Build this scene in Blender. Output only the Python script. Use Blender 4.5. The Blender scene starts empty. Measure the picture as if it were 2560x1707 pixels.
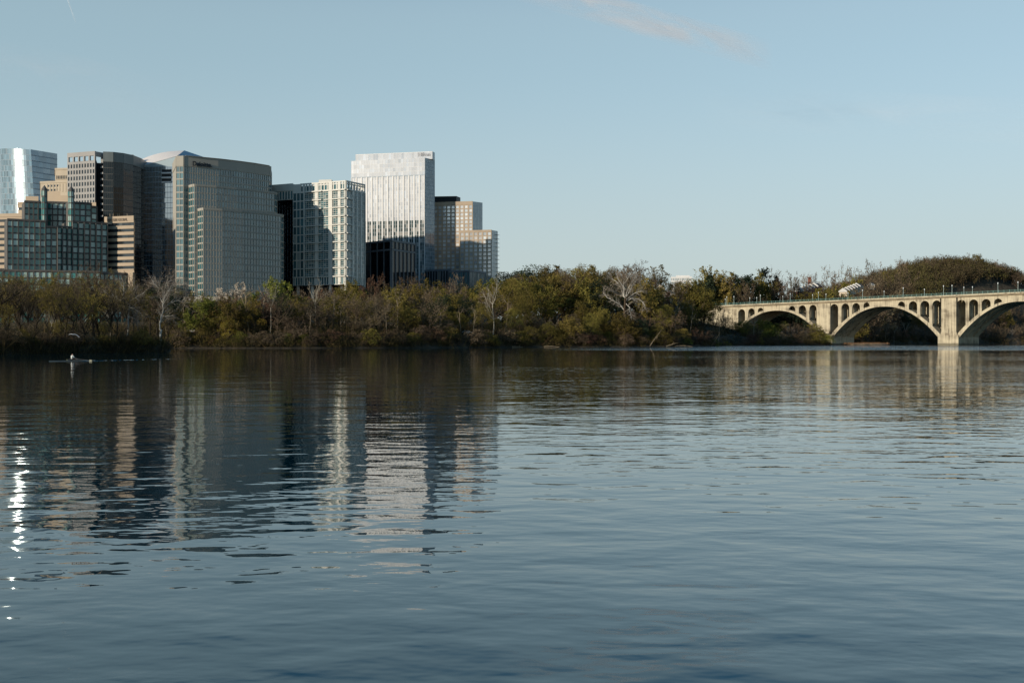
import bpy, math, random
from mathutils import Vector, Matrix, noise
R = math.radians
sc = bpy.context.scene
COL = sc.collection
# ---------------------------------------------------------------- camera, sky, sun, exposure
FPX, CAMH, HORY = 2844.0, 3.0, 851.0          # focal length in pixels of the 2560 px wide photograph
cam_d = bpy.data.cameras.new('camera'); cam = bpy.data.objects.new('camera', cam_d); COL.objects.link(cam)
cam_d.sensor_width = 36.0; cam_d.lens = 36.0*FPX/2560.0; cam_d.shift_y = -2.5/2560
cam_d.clip_start = 0.5; cam_d.clip_end = 60000
cam.location = (0, 0, CAMH); cam.rotation_euler = (R(90), 0, 0)
sc.camera = cam
SUN_AZ, SUN_EL = R(230.2), R(12.0)
world = bpy.data.worlds.new('World'); sc.world = world; world.use_nodes = True
wn = world.node_tree
sky = wn.nodes.new('ShaderNodeTexSky'); sky.sky_type = 'NISHITA'; sky.sun_disc = False
sky.sun_elevation = SUN_EL; sky.sun_rotation = SUN_AZ; sky.altitude = 50
sky.air_density = 1.0; sky.dust_density = 0.3; sky.ozone_density = 4.0
bgn = wn.nodes['Background']; bgn.inputs['Strength'].default_value = 0.15
hsv = wn.nodes.new('ShaderNodeHueSaturation'); hsv.inputs['Saturation'].default_value = 0.64; hsv.inputs['Hue'].default_value = 0.489
wn.links.new(sky.outputs[0], hsv.inputs['Color'])
# a thin milky veil in the low sky, clear deep blue higher up
tcw = wn.nodes.new('ShaderNodeTexCoord'); spw = wn.nodes.new('ShaderNodeSeparateXYZ'); wn.links.new(tcw.outputs['Generated'], spw.inputs[0])
def wmap(a, b, c, d):
    q = wn.nodes.new('ShaderNodeMapRange'); q.interpolation_type = 'SMOOTHSTEP'
    for k_, v_ in (('From Min', a), ('From Max', b), ('To Min', c), ('To Max', d)): q.inputs[k_].default_value = v_
    wn.links.new(spw.outputs['Z'], q.inputs['Value']); return q
wn.links.new(wmap(0.27, 0.42, 0.66, 1.35).outputs[0], hsv.inputs['Saturation'])
wn.links.new(wmap(0.27, 0.42, 1.0, 0.74).outputs[0], hsv.inputs['Value'])
veil = wn.nodes.new('ShaderNodeMixRGB'); veil.inputs['Color2'].default_value = (2.75, 3.95, 4.2, 1)
wn.links.new(wmap(0.25, 0.40, 0.50, 0.05).outputs[0], veil.inputs['Fac']); wn.links.new(hsv.outputs[0], veil.inputs['Color1'])
low = wn.nodes.new('ShaderNodeMixRGB'); low.inputs['Color2'].default_value = (3.7, 4.05, 3.95, 1)
wn.links.new(wmap(0.0, 0.25, 0.75, 0.0).outputs[0], low.inputs['Fac']); wn.links.new(veil.outputs[0], low.inputs['Color1'])
wn.links.new(low.outputs[0], bgn.inputs['Color'])
sun_d = bpy.data.lights.new('sun', 'SUN'); sun = bpy.data.objects.new('sun', sun_d); COL.objects.link(sun)
sun_d.energy = 4.2; sun_d.angle = R(0.55); sun_d.color = (1.0, 0.89, 0.745)
to_sun = Vector((math.sin(SUN_AZ)*math.cos(SUN_EL), math.cos(SUN_AZ)*math.cos(SUN_EL), math.sin(SUN_EL)))
sun.rotation_euler = to_sun.to_track_quat('Z', 'Y').to_euler(); sun.location = to_sun*300
sc.view_settings.view_transform = 'Standard'; sc.view_settings.look = 'None'
sc.view_settings.exposure = 0.0; sc.view_settings.gamma = 1.0
sc.render.engine = 'CYCLES'
sc.cycles.max_bounces = 6; sc.cycles.diffuse_bounces = 3; sc.cycles.glossy_bounces = 4
sc.cycles.transparent_max_bounces = 8; sc.cycles.caustics_reflective = False; sc.cycles.caustics_refractive = False

def gx(px, Z): return (px-1280.0)/FPX*Z
def gz(py, Z): return CAMH + (HORY-py)/FPX*Z
def gp(px, Z): return Vector((gx(px, Z), Z))
def px_of(x, y): return 1280+FPX*x/y

# ---------------------------------------------------------------- materials
def new_mat(name):
    m = bpy.data.materials.new(name); m.use_nodes = True
    nt = m.node_tree; b = nt.nodes['Principled BSDF']
    return m, nt, b
def N(nt, t, **kw):
    n = nt.nodes.new(t)
    for k, v in kw.items(): setattr(n, k, v)
    return n
def ramp(nt, stops, interp='LINEAR'):
    r = nt.nodes.new('ShaderNodeValToRGB'); e = r.color_ramp; e.interpolation = interp
    while len(e.elements) < len(stops): e.elements.new(0.5)
    for i, (p, c) in enumerate(stops):
        e.elements[i].position = p; e.elements[i].color = (*c, 1)
    return r
def pos_map(nt, sx, sy, sz):
    g = N(nt, 'ShaderNodeNewGeometry'); mp = N(nt, 'ShaderNodeMapping')
    mp.inputs['Scale'].default_value = (sx, sy, sz)
    nt.links.new(g.outputs['Position'], mp.inputs['Vector']); return mp
def wall_mat(name, c, var=0.12, rough=0.8, streak=0.4, spec=0.3):
    m, nt, b = new_mat(name)
    mp = pos_map(nt, streak, streak, streak*0.15)
    n1 = N(nt, 'ShaderNodeTexNoise'); n1.inputs['Scale'].default_value = 1.0; n1.inputs['Detail'].default_value = 5
    nt.links.new(mp.outputs[0], n1.inputs['Vector'])
    lo = tuple(x*(1-var) for x in c); hi = tuple(min(1, x*(1+var)) for x in c)
    r = ramp(nt, [(0.3, lo), (0.7, hi)]); nt.links.new(n1.outputs[0], r.inputs[0])
    nt.links.new(r.outputs[0], b.inputs['Base Color'])
    b.inputs['Roughness'].default_value = rough; b.inputs['Specular IOR Level'].default_value = spec
    return m
def glass_mat(name, c, blind, frac, ior=1.8, rough=0.06, metallic=0.0, wob=0.0, var=0.4):
    """window glass: each pane keeps its own shade; some have pale blinds drawn behind the glass"""
    m, nt, b = new_mat(name)
    at = N(nt, 'ShaderNodeAttribute', attribute_name='rnd')
    lo = tuple(x*(1-var) for x in c); hi = tuple(x*(1+var) for x in c)
    st = [(0.0, lo), (max(0.01, 1-frac), hi)]
    if frac > 0: st += [(min(0.99, 1-frac+0.02), tuple(x*0.6 for x in blind)), (1.0, blind)]
    r = ramp(nt, st); nt.links.new(at.outputs['Fac'], r.inputs[0])
    nt.links.new(r.outputs[0], b.inputs['Base Color'])
    b.inputs['Roughness'].default_value = rough; b.inputs['IOR'].default_value = ior
    b.inputs['Metallic'].default_value = metallic
    if wob > 0:
        mp = pos_map(nt, 0.5, 0.5, 0.5); nz = N(nt, 'ShaderNodeTexNoise'); nz.inputs['Scale'].default_value = 0.6
        nt.links.new(mp.outputs[0], nz.inputs['Vector'])
        bp = N(nt, 'ShaderNodeBump'); bp.inputs['Strength'].default_value = wob; bp.inputs['Distance'].default_value = 0.15
        nt.links.new(nz.outputs[0], bp.inputs['Height']); nt.links.new(bp.outputs[0], b.inputs['Normal'])
    return m
def leaf_mat(name, cols):
    m, nt, b = new_mat(name)
    at = N(nt, 'ShaderNodeAttribute', attribute_name='rnd')
    k = len(cols)-1
    r = ramp(nt, [(i/k, c) for i, c in enumerate(cols)]); nt.links.new(at.outputs['Fac'], r.inputs[0])
    oi = N(nt, 'ShaderNodeObjectInfo'); hs = N(nt, 'ShaderNodeHueSaturation')
    mr = N(nt, 'ShaderNodeMapRange'); mr.inputs['To Min'].default_value = 0.72; mr.inputs['To Max'].default_value = 1.55
    nt.links.new(oi.outputs['Random'], mr.inputs['Value']); nt.links.new(mr.outputs[0], hs.inputs['Value'])
    mh = N(nt, 'ShaderNodeMapRange'); mh.inputs['To Min'].default_value = 0.485; mh.inputs['To Max'].default_value = 0.51
    mu = N(nt, 'ShaderNodeMath', operation='FRACT'); mm = N(nt, 'ShaderNodeMath', operation='MULTIPLY'); mm.inputs[1].default_value = 7.3
    nt.links.new(oi.outputs['Random'], mm.inputs[0]); nt.links.new(mm.outputs[0], mu.inputs[0]); nt.links.new(mu.outputs[0], mh.inputs['Value'])
    nt.links.new(mh.outputs[0], hs.inputs['Hue'])
    nt.links.new(r.outputs[0], hs.inputs['Color']); nt.links.new(hs.outputs[0], b.inputs['Base Color'])
    b.inputs['Roughness'].default_value = 0.9; b.inputs['Specular IOR Level'].default_value = 0.15
    return m

# ---------------------------------------------------------------- mesh helpers
class MB:
    def __init__(s): s.v = []; s.f = []; s.a = []
    def face(s, pts, val=0.5):
        i = len(s.v); s.v.extend([tuple(p) for p in pts]); s.f.append(tuple(range(i, i+len(pts)))); s.a.append(val)
    def hexa(s, b, t, val=0.5):
        """b, t: four bottom and four top points, counter-clockwise from above"""
        i = len(s.v); s.v.extend([tuple(p) for p in b]+[tuple(p) for p in t])
        for q in ((3,2,1,0),(4,5,6,7),(0,1,5,4),(1,2,6,5),(2,3,7,6),(3,0,4,7)):
            s.f.append(tuple(i+k for k in q)); s.a.append(val)
    def box(s, x0, x1, y0, y1, z0, z1, val=0.5):
        s.hexa([(x0,y0,z0),(x1,y0,z0),(x1,y1,z0),(x0,y1,z0)], [(x0,y0,z1),(x1,y0,z1),(x1,y1,z1),(x0,y1,z1)], val)
    def bar(s, a, b, out, off0, off1, z0, z1, val=0.5):
        """box along the plan segment a-b, from off0 to off1 along the outward normal"""
        p = [a+out*off0, b+out*off0, b+out*off1, a+out*off1]
        p = [p[3], p[2], p[1], p[0]]
        s.hexa([(q.x,q.y,z0) for q in p], [(q.x,q.y,z1) for q in p], val)
    def prism(s, pts, z0, z1, val=0.5):
        n = len(pts); i = len(s.v)
        s.v.extend([(p[0],p[1],z0) for p in pts]+[(p[0],p[1],z1) for p in pts])
        s.f.append(tuple(i+n+k for k in range(n))); s.a.append(val)
        s.f.append(tuple(i+n-1-k for k in range(n))); s.a.append(val)
        for k in range(n):
            k2 = (k+1) % n; s.f.append((i+k, i+k2, i+n+k2, i+n+k)); s.a.append(val)
    def tube(s, p0, p1, r0, r1, n=5, val=0.5, cap=False):
        d = Vector(p1)-Vector(p0)
        if d.length < 1e-6: return
        d.normalize(); u = d.orthogonal().normalized(); w = d.cross(u); i = len(s.v)
        for p, r in ((p0, r0), (p1, r1)):
            for k in range(n):
                a = 2*math.pi*k/n; q = Vector(p)+(u*math.cos(a)+w*math.sin(a))*r; s.v.append(tuple(q))
        for k in range(n):
            k2 = (k+1) % n; s.f.append((i+k, i+k2, i+n+k2, i+n+k)); s.a.append(val)
        if cap:
            s.f.append(tuple(i+n+k for k in range(n))); s.a.append(val); s.f.append(tuple(i+n-1-k for k in range(n))); s.a.append(val)
    def mesh(s, name, mat, smooth=False):
        me = bpy.data.meshes.new(name); me.from_pydata(s.v, [], s.f)
        at = me.attributes.new('rnd', 'FLOAT', 'FACE'); at.data.foreach_set('value', s.a)
        if smooth: me.polygons.foreach_set('use_smooth', [True]*len(s.f))
        me.materials.append(mat); me.update(); return me
    def build(s, name, mat, parent=None, smooth=False, kind=None):
        if not s.f: return None
        o = bpy.data.objects.new(name, s.mesh(name, mat, smooth)); COL.objects.link(o)
        if parent is not None: o.parent = parent
        if kind: o['kind'] = kind
        return o
def thing(name, label, cat, loc=(0,0,0), group=None):
    o = bpy.data.objects.new(name, None); o.empty_display_size = 0.5; COL.objects.link(o); o.location = loc
    o['label'] = label; o['category'] = cat
    if group: o['group'] = group
    return o
def tag(o, label=None, cat=None, group=None, kind=None):
    if label: o['label'] = label
    if cat: o['category'] = cat
    if group: o['group'] = group
    if kind: o['kind'] = kind
    return o

# ---------------------------------------------------------------- material library
M = {}
M['granite'] = wall_mat('brown granite', (0.115, 0.108, 0.098), 0.15)
M['tan'] = wall_mat('tan precast concrete', (0.45, 0.355, 0.25), 0.06, streak=0.1)
M['tan2'] = wall_mat('beige stone', (0.50, 0.42, 0.31), 0.08, streak=0.1)
M['greystone'] = wall_mat('grey stone', (0.35, 0.335, 0.31), 0.08, streak=0.1)
M['bronze'] = wall_mat('dull bronze metal', (0.085, 0.085, 0.08), 0.1, 0.5)
M['glassgrey'] = wall_mat('grey green metal band', (0.15, 0.17, 0.165), 0.1, 0.4)
M['precast'] = wall_mat('warm precast', (0.36, 0.335, 0.28), 0.06, streak=0.1)
M['white'] = wall_mat('white painted metal', (0.62, 0.60, 0.53), 0.04, 0.5)
M['cream'] = wall_mat('cream panels', (0.68, 0.66, 0.62), 0.05, 0.4, streak=0.2)
M['whiteroof'] = wall_mat('white roof membrane', (0.78, 0.72, 0.66), 0.03)
M['pier_grey'] = wall_mat('grey metal piers', (0.14, 0.155, 0.165), 0.08, 0.5)
M['taupe'] = wall_mat('tan brick', (0.42, 0.33, 0.235), 0.08, streak=0.2)
M['black'] = wall_mat('black metal', (0.012, 0.014, 0.016), 0.2, 0.5)
M['steel'] = wall_mat('bluish steel', (0.30, 0.36, 0.40), 0.08, 0.35)
M['dark_letter'] = wall_mat('dark letters', (0.012, 0.02, 0.03), 0.1, 0.6)
M['grey_letter'] = wall_mat('grey letters', (0.42, 0.42, 0.42), 0.1, 0.6)
M['brown_letter'] = wall_mat('brown letters', (0.16, 0.12, 0.08), 0.1, 0.6)
M['core'] = wall_mat('dark core', (0.03, 0.035, 0.038), 0.2, 0.6)
M['g_teal'] = glass_mat('teal glass', (0.032, 0.18, 0.16), (0.45, 0.62, 0.54), 0.34, 1.7)
M['g_dark'] = glass_mat('dark strip glass', (0.02, 0.028, 0.033), (0.20, 0.20, 0.17), 0.05, 1.6)
M['g_deep'] = glass_mat('deep bronze glass', (0.008, 0.012, 0.014), (0.06, 0.06, 0.05), 0.05, 1.5)
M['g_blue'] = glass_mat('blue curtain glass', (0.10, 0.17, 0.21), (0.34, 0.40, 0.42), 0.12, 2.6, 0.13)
M['g_curve'] = glass_mat('curved tower glass', (0.20, 0.29, 0.33), (0.34, 0.40, 0.42), 0.1, 2.4, 0.21, 0.35)
M['g_pewter'] = glass_mat('pewter glass', (0.030, 0.105, 0.118), (0.12, 0.20, 0.20), 0.08, 2.0, 0.08)
M['g_grid'] = glass_mat('grid tower glass', (0.05, 0.13, 0.145), (0.35, 0.40, 0.38), 0.14, 2.0, 0.07)
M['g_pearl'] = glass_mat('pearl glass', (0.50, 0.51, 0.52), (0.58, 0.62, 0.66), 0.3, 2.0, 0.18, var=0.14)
M['g_low_reflect'] = glass_mat('hotel glass with painted reflections', (0.07, 0.10, 0.10), (0.45, 0.44, 0.40), 0.25, 2.2, 0.08)  # darker base colour stands in for buildings mirrored in the lower floors
M['g_black'] = glass_mat('black glass', (0.005, 0.007, 0.010), (0.012, 0.018, 0.025), 0.05, 1.42)
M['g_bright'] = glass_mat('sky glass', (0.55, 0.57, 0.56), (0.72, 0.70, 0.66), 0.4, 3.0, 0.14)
M['g_mirror'] = glass_mat('mirrored blue glass', (0.045, 0.075, 0.09), (0.10, 0.14, 0.15), 0.1, 4.2, 0.05)
M['g_pale'] = glass_mat('pale corner glass', (0.30, 0.36, 0.37), (0.50, 0.52, 0.50), 0.1, 2.2, 0.1, var=0.15)
# ---------------------------------------------------------------- building kit
class Building:
    def __init__(s, name, label, cat='building'):
        s.root = thing(name, label, cat); s.parts = {}; s.panes = {}; s.anchor = None
    def mb(s, part, mat, fresh=False):
        k = (part, mat)
        if part in ('parapet', 'antenna', 'plant_room', 'railing', 'roof', 'column') or fresh: k = (part, mat, len(s.parts))
        if k not in s.parts: s.parts[k] = MB()
        return s.parts[k]
    def done(s, loc, keep=100, order=None):
        s.root.location = loc; inv = Vector(loc)
        for (part, mat, *_), mb in s.parts.items():
            o = mb.build(part, M[mat], s.root)
            if o: o.matrix_parent_inverse = Matrix.Translation(-inv)
        allp = []
        for (part, mat), L in s.panes.items():
            for q in L: allp.append((part, mat, q))
        by = {}
        for part, mat, q in allp: by.setdefault(part, []).append((mat, q))
        for part, L in by.items():
            L.sort(key=lambda e: -e[1][2])
            for mat, (pts, val, pr) in L[:keep]:
                m = MB(); m.face(pts, val); o = m.build(part, M[mat], s.root); o.matrix_parent_inverse = Matrix.Translation(-inv)
            rest = {}
            for mat, (pts, val, pr) in L[keep:]:
                rest.setdefault(mat, MB()).face(pts, val)
            for mat, m in rest.items():
                o = m.build(part, M[mat], s.root, kind='stuff'); o.matrix_parent_inverse = Matrix.Translation(-inv)
def edge(a, b):
    u = (b-a); L = u.length; u = u/L; return u, Vector((u.y, -u.x)), L
def facade(b, a, c, z0, z1, nb, ns, glass, pier=None, spand=None, wv=0.5, pv=0.35, wh=1.0, ph=0.15,
           part='window', skip=None, base=0.06, tilt=0.012, rng=None, major=0, wmaj=1.0, pmaj=0.6, hi_only=True, endp=True, pane_w=1.0):
    rng = rng or random.Random(int(abs(a.x*7+z1*3)))
    u, n, L = edge(a, c); bw = L/nb; sh = (z1-z0)/ns
    P = b.panes.setdefault((part, glass), [])
    for j in range(ns):
        zb, zt = z0+j*sh, z0+(j+1)*sh
        for i in range(nb):
            if skip and skip(i, j): continue
            p, q = a+u*(i*bw), a+u*((i+1)*bw)
            t = [base+rng.uniform(-tilt, tilt) for _ in range(3)]
            k = t[0]+t[2]-t[1]
            pp, qq = p, q
            pts = [(pp.x+n.x*t[0], pp.y+n.y*t[0], zb), (qq.x+n.x*t[1], qq.y+n.y*t[1], zb),
                   (qq.x+n.x*t[2], qq.y+n.y*t[2], zt), (pp.x+n.x*k, pp.y+n.y*k, zt)]
            P.append((pts, rng.random(), zb+rng.random()*0.2 + bw*0.01))
    if pier:
        m = b.mb('pier' if wv >= 0.45 else 'mullion', pier)
        for i in range(nb+1):
            if skip and ns and skip(min(i, nb-1), 0) and skip(max(i-1, 0), 0): continue
            w, pp = (wmaj, pmaj) if (major and i % major == 0) else (wv, pv)
            s0 = max(0, i*bw-w/2); s1 = min(L, i*bw+w/2)
            m.bar(a+u*s0, a+u*s1, n, -0.1, pp+(i % 3)*0.002, z0, z1)
    if spand:
        m = b.mb('spandrel', spand)
        for j in range(ns+1):
            zz0 = max(z0, z0+j*sh-wh/2); zz1 = min(z1, z0+j*sh+wh/2)
            if skip:
                runs = []; i = 0
                while i < nb:
                    if skip(i, min(j, ns-1)): i += 1; continue
                    i0 = i
                    while i < nb and not skip(i, min(j, ns-1)): i += 1
                    runs.append((i0, i))
            else: runs = [(0, nb)]
            for i0, i1 in runs:
                m.bar(a+u*(i0*bw), a+u*(i1*bw), n, -0.11, ph, zz0+0.003, zz1-0.003)
def block(b, pts, z0, z1, wall='core', part='wall', parapet=0, pmat=None):
    pts = [Vector(p) for p in pts]
    b.mb(part, wall).prism(pts, z0, z1)
    if parapet:
        for i in range(len(pts)):
            m = b.mb('parapet', pmat or wall)
            a, c = pts[i], pts[(i+1) % len(pts)]
            u, n, L = edge(a, c)
            m.bar(a, c, n, -0.35-0.004*(i % 2), 0.42+0.004*i, z1-parapet, z1+0.25+0.004*i)
def text(b, s, a, c, z, size_h, mat, part='lettering', off=0.5, ext=0.15, width=None):
    """raised letters on the wall from plan point a towards c"""
    u, n, L = edge(a, c)
    cu = bpy.data.curves.new(part, 'FONT'); cu.body = s; cu.size = size_h/0.70; cu.extrude = ext; cu.materials.append(M[mat])
    cu.offset = 0.03*size_h
    t_ = bpy.data.objects.new(part, cu); COL.objects.link(t_)
    bpy.context.view_layer.update()
    me = bpy.data.meshes.new_from_object(t_.evaluated_get(bpy.context.evaluated_depsgraph_get())); bpy.data.objects.remove(t_)
    o = bpy.data.objects.new(part, me); COL.objects.link(o); o.parent = b.root
    rot = Matrix(((u.x, 0, n.x), (u.y, 0, n.y), (0, 1, 0)))
    bpy.context.view_layer.update()
    w = o.dimensions.x or 1
    sx = (width/w) if width else 1
    m = rot.to_4x4() @ Matrix.Diagonal((sx, 1, 1, 1)); p = a+n*off; m.translation = Vector((p.x, p.y, z))
    return o, m
TXT = []
GZ = 12.0     # street level on the far bank plateau

# ---- curved glass tower, far left
b = Building('curved_glass_tower', 'pale blue glass tower with a bowed front catching a bright white streak of sun')
Zc = 900.0; corner_b = gp(99, Zc); z0, z1 = GZ, gz(373, Zc)
def arc(corner, R0, n, th0, th1):
    pts = [corner.copy()]; p = corner.copy(); st = R0*(R(th1)-R(th0))/n
    for i in range(n):
        th = R(th0)+(R(th1)-R(th0))*(i+0.5)/n
        p = p - Vector((math.cos(th), -math.sin(th)))*st; pts.append(p.copy())
    return pts[::-1]
nA = 22
bot = arc(gp(104, Zc), 40.0, nA, -4, 66); top = arc(gp(77, Zc+4), 36.0, nA, -4, 66)
RB = gp(143, 925); RBt = gp(143, 925)
ns = 32; sh = (z1-z0)/ns
def lerp2(i, t):
    tt = max(0, min(1, t)); return bot[i]*(1-tt)+top[i]*tt
P = b.panes.setdefault(('window', 'g_curve'), []); rng = random.Random(5)
sp = b.mb('spandrel', 'steel'); mu = b.mb('mullion', 'steel')
def roofz(i): return z1 + 4.0*(1-(i/nA))*0.9 + 0.2
core = b.mb('wall', 'core')
for i in range(nA):
    for j in range(ns):
        t0, t1 = j/ns, (j+1)/ns
        f0 = (roofz(i)-z0)/ns; f1 = (roofz(i+1)-z0)/ns
        a0, c0, a1, c1 = lerp2(i, t0), lerp2(i+1, t0), lerp2(i, t1), lerp2(i+1, t1)
        pts = [(a0.x, a0.y, z0+f0*j), (c0.x, c0.y, z0+f1*j), (c1.x, c1.y, z0+f1*(j+1)), (a1.x, a1.y, z0+f0*(j+1))]
        P.append((pts, rng.random(), z0+f0*j+i*0.01))
        if j:
            e = (c0-a0).normalized(); nn = Vector((e.y, -e.x)); q = [a0+nn*0.10, c0+nn*0.10]
            sp.face([(q[0].x, q[0].y, z0+f0*j-0.16), (q[1].x, q[1].y, z0+f1*j-0.16), (q[1].x, q[1].y, z0+f1*j+0.16), (q[0].x, q[0].y, z0+f0*j+0.16)])
    for k in range(ns):
        t0, t1 = k/ns, (k+1)/ns; f0 = (roofz(i)-z0)/ns
        a0, a1 = lerp2(i, t0), lerp2(i, t1)
        mu.tube((a0.x, a0.y-0.02, z0+f0*k), (a1.x, a1.y-0.02, z0+f0*(k+1)), 0.06, 0.06, 4)
zr = z1+0.4
backp = [RB, gp(140, 985), gp(-60, 985)]
core.face([(p.x, p.y, roofz(i)) for i, p in enumerate(top)]+[(p.x, p.y, z1) for p in backp])
P2 = b.panes.setdefault(('window', 'g_blue'), [])
nbr = 7
for j in range(ns):
    t0, t1 = j/ns, (j+1)/ns; f = (zr-z0)/ns
    for i in range(nbr):
        a0 = lerp2(nA, t0); a1 = lerp2(nA, t1)
        g = lambda base, q: base*(1-q)+RB*q
        q0, q1 = i/nbr, (i+1)/nbr
        pts = [(*g(a0, q0), z0+f*j), (*g(a0, q1), z0+f*j), (*g(a1, q1), z0+f*(j+1)), (*g(a1, q0), z0+f*(j+1))]
        P2.append((pts, rng.random(), z0+f*j))
    a0 = lerp2(nA, t0); e = (RB-a0).normalized(); nn = Vector((e.y, -e.x))*0.12
    sp.bar(a0, RB, nn.normalized(), 0.0, 0.14, z0+f*j-0.35, z0+f*j+0.35)
core.face([(*RB, z0), (*backp[1], z0), (*backp[1], z1), (*RB, zr)])
for px in (45, 61, 75): q = gp(px, 925); b.mb('antenna', 'steel').tube((q.x, q.y, z1-1), (q.x, q.y, z1+5), 0.12, 0.06, 5)
b.done((gx(60, Zc), Zc, z0))

# ---- tan stepped building behind the green one
b = Building('stepped_tan_building', 'tan concrete building with dark ribbon windows and stepped blank penthouses at the left edge')
def strip_front(b, pa, pc, z0, z1, sh, wall, glass, nb=6):
    ns = max(1, round((z1-z0-1.2)/sh)); zt = z1-2.4; zb = zt-ns*sh
    facade(b, pa, pc, zb, zt, nb, ns, glass, None, wall, wh=sh*0.58, ph=0.35, part='window', endp=False)
A, C = gp(-40, 748), gp(66, 742)
zt = gz(534, 742)
block(b, [A, C, gp(66, 775), gp(-40, 780)], GZ, zt, 'tan', parapet=2.0, pmat='tan')
strip_front(b, A, C, GZ, zt, 4.0, 'tan', 'g_dark', 8)
block(b, [gp(46, 762), gp(102, 760), gp(102, 782), gp(46, 784)], GZ, gz(505, 760), 'tan', parapet=1.2)
strip_front(b, gp(46, 762), gp(66, 761), gz(534, 760), gz(505, 760), 4.0, 'tan', 'g_dark', 3)
block(b, [gp(64, 752), gp(96, 752), gp(96, 759), gp(64, 759)], gz(534, 752), gz(491, 752), 'tan')
block(b, [gp(118, 752), gp(151, 750), gp(151, 770), gp(118, 772)], GZ, gz(478, 750), 'tan')
block(b, [gp(151, 748), gp(171, 747), gp(171, 768), gp(151, 768)], GZ, gz(489, 748), 'tan')
block(b, [gp(96, 760), gp(240, 755), gp(240, 790), gp(96, 790)], GZ, gz(507, 757), 'tan')
b.done((gx(20, 745), 745, GZ))

b = Building('banded_tan_building', 'tan office block of pale bands and dark ribbon windows, brown lettering on its roof parapet')
A, C = gp(262, 715), gp(335, 708); zt = gz(541, 708)
block(b, [A, C, gp(337, 750), gp(264, 755)], GZ, zt, 'tan', parapet=0)
facade(b, A, C, gz(676, 708), gz(552, 708), 10, 8, 'g_dark', None, 'tan', wh=2.0, ph=0.35)
b.mb('parapet', 'tan').bar(A, C, edge(A, C)[1], -0.2, 0.5, zt-2.8, zt+0.4)
u, n, L = edge(A, C)
b.mb('pier', 'tan').bar(gp(316, 709.8), C, n, -0.05, 1.2, GZ, gz(681, 708))
TXT.append((b, text(b, 'VENTURE GLOBAL', gp(269, 714.3), gp(333, 708.2), gz(552.3, 710), 1.65, 'brown_letter', off=0.6, width=15.3)))
for px in (275, 283, 294, 298, 318): q = gp(px, 717); rl_ = MB(); b.mb('railing', 'tan').tube((q.x, q.y, zt), (q.x, q.y, zt+2.6), 0.14, 0.14, 5)
b.done((gx(290, 700), 700, GZ))

# ---- beige stepped building between the curved tower and the grey tower
b = Building('beige_setback_building', 'beige stone building stepping up in setbacks beside the grey stone tower')
block(b, [gp(101, 866), gp(176, 860), gp(176, 900), gp(101, 900)], GZ, gz(453, 862), 'tan2', parapet=1.2)
facade(b, gp(118, 864.6), gp(172, 860.5), gz(480, 862), gz(459, 862), 7, 2, 'g_dark', 'tan2', 'tan2', wv=1.0, wh=1.6)
block(b, [gp(138, 872), gp(182, 870), gp(182, 900), gp(138, 900)], gz(453, 862), gz(421, 871), 'tan2', parapet=1.2)
facade(b, gp(141, 871.8), gp(172, 870.5), gz(449, 871), gz(438, 871), 8, 1, 'g_dark', 'tan2', 'tan2', wv=0.4, wh=1.0)
b.done((gx(140, 866), 866, GZ))

# ---- grey stone tower with bowed dark glass side
b = Building('grey_stone_tower', 'tall grey stone tower with small square windows, open top frame and bowed dark glass side')
Zc = 800.0; zt = gz(378, Zc); A = gp(169, 809); C = gp(238, Zc)
S1 = [gp(241, 801), gp(243, 812), gp(256, 813)]
curve = [gp(258, 802.5), gp(283, 804), gp(308, 809), gp(332, 818), gp(352, 832), gp(366, 850), gp(374, 875)]
ztb = gz(402, Zc)
poly = [A, C]+S1+curve+[gp(360, 900), gp(180, 890)]
block(b, poly, GZ, ztb, 'core')
facade(b, A, C, GZ, gz(405, Zc), 10, 27, 'g_dark', 'greystone', 'greystone', wv=1.05, pv=0.25, wh=1.55, ph=0.22)
# open crown: frame of posts with sky behind
u, n, L = edge(A, C)
cr = b.mb('crown_frame', 'greystone')
cr.bar(A, C, n, -1.0, 0.3, gz(389, Zc), zt); cr.bar(A, C, n, -1.0, 0.28, gz(405, Zc), gz(402, Zc)+0.1)
for i in range(6):
    s0 = i*(L-1.1)/5
    cr.bar(A+u*s0, A+u*(s0+1.1), n, -0.98, 0.26, gz(402, Zc), gz(389, Zc)+0.05)
cr.bar(C, gp(258, 806), Vector((0, -1)), -1.0, 0.0, gz(391, 800), zt-0.2)
cr.bar(gp(252, 806), gp(258, 806), Vector((0, -1)), -0.9, 0.0, ztb-1, zt-0.4)
pool = curve
for i in range(len(curve)-1):
    a_, c_ = curve[i], curve[i+1]; u_, n_, L_ = edge(a_, c_)
    b.mb('parapet', 'glassgrey').bar(a_, c_, n_, -1.2, 0.4, zt-7.0, zt+0.004*i)
    facade(b, a_, c_, GZ, zt-7.0, 4, 27, 'g_deep', None, 'bronze', wh=0.55, ph=0.22, tilt=0.02)
    mm = b.mb('mullion', 'bronze')
    for k in range(5): q = a_+u_*(L_*k/5); mm.bar(q, q+u_*0.15, n_, 0, 0.16, GZ, zt-7.0)
sl = b.mb('balcony', 'greystone')
for j in range(27):
    z = GZ+j*(zt-7-GZ)/27
    sl.bar(gp(253, 804.5), gp(258.5, 803.5), Vector((0, -1)), -0.5, 0.8, z, z+1.3)
back = b.mb('roof', 'core'); back.prism([Vector(p) for p in poly], ztb+0.01, ztb+0.3)
block(b, [gp(318, 850), gp(334, 850), gp(334, 858), gp(318, 858)], zt-8, gz(387, 850), 'glassgrey', part='plant_room')
for a_, c_ in ((gp(262, 804.5), gp(366, 852)),):
    pass
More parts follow.
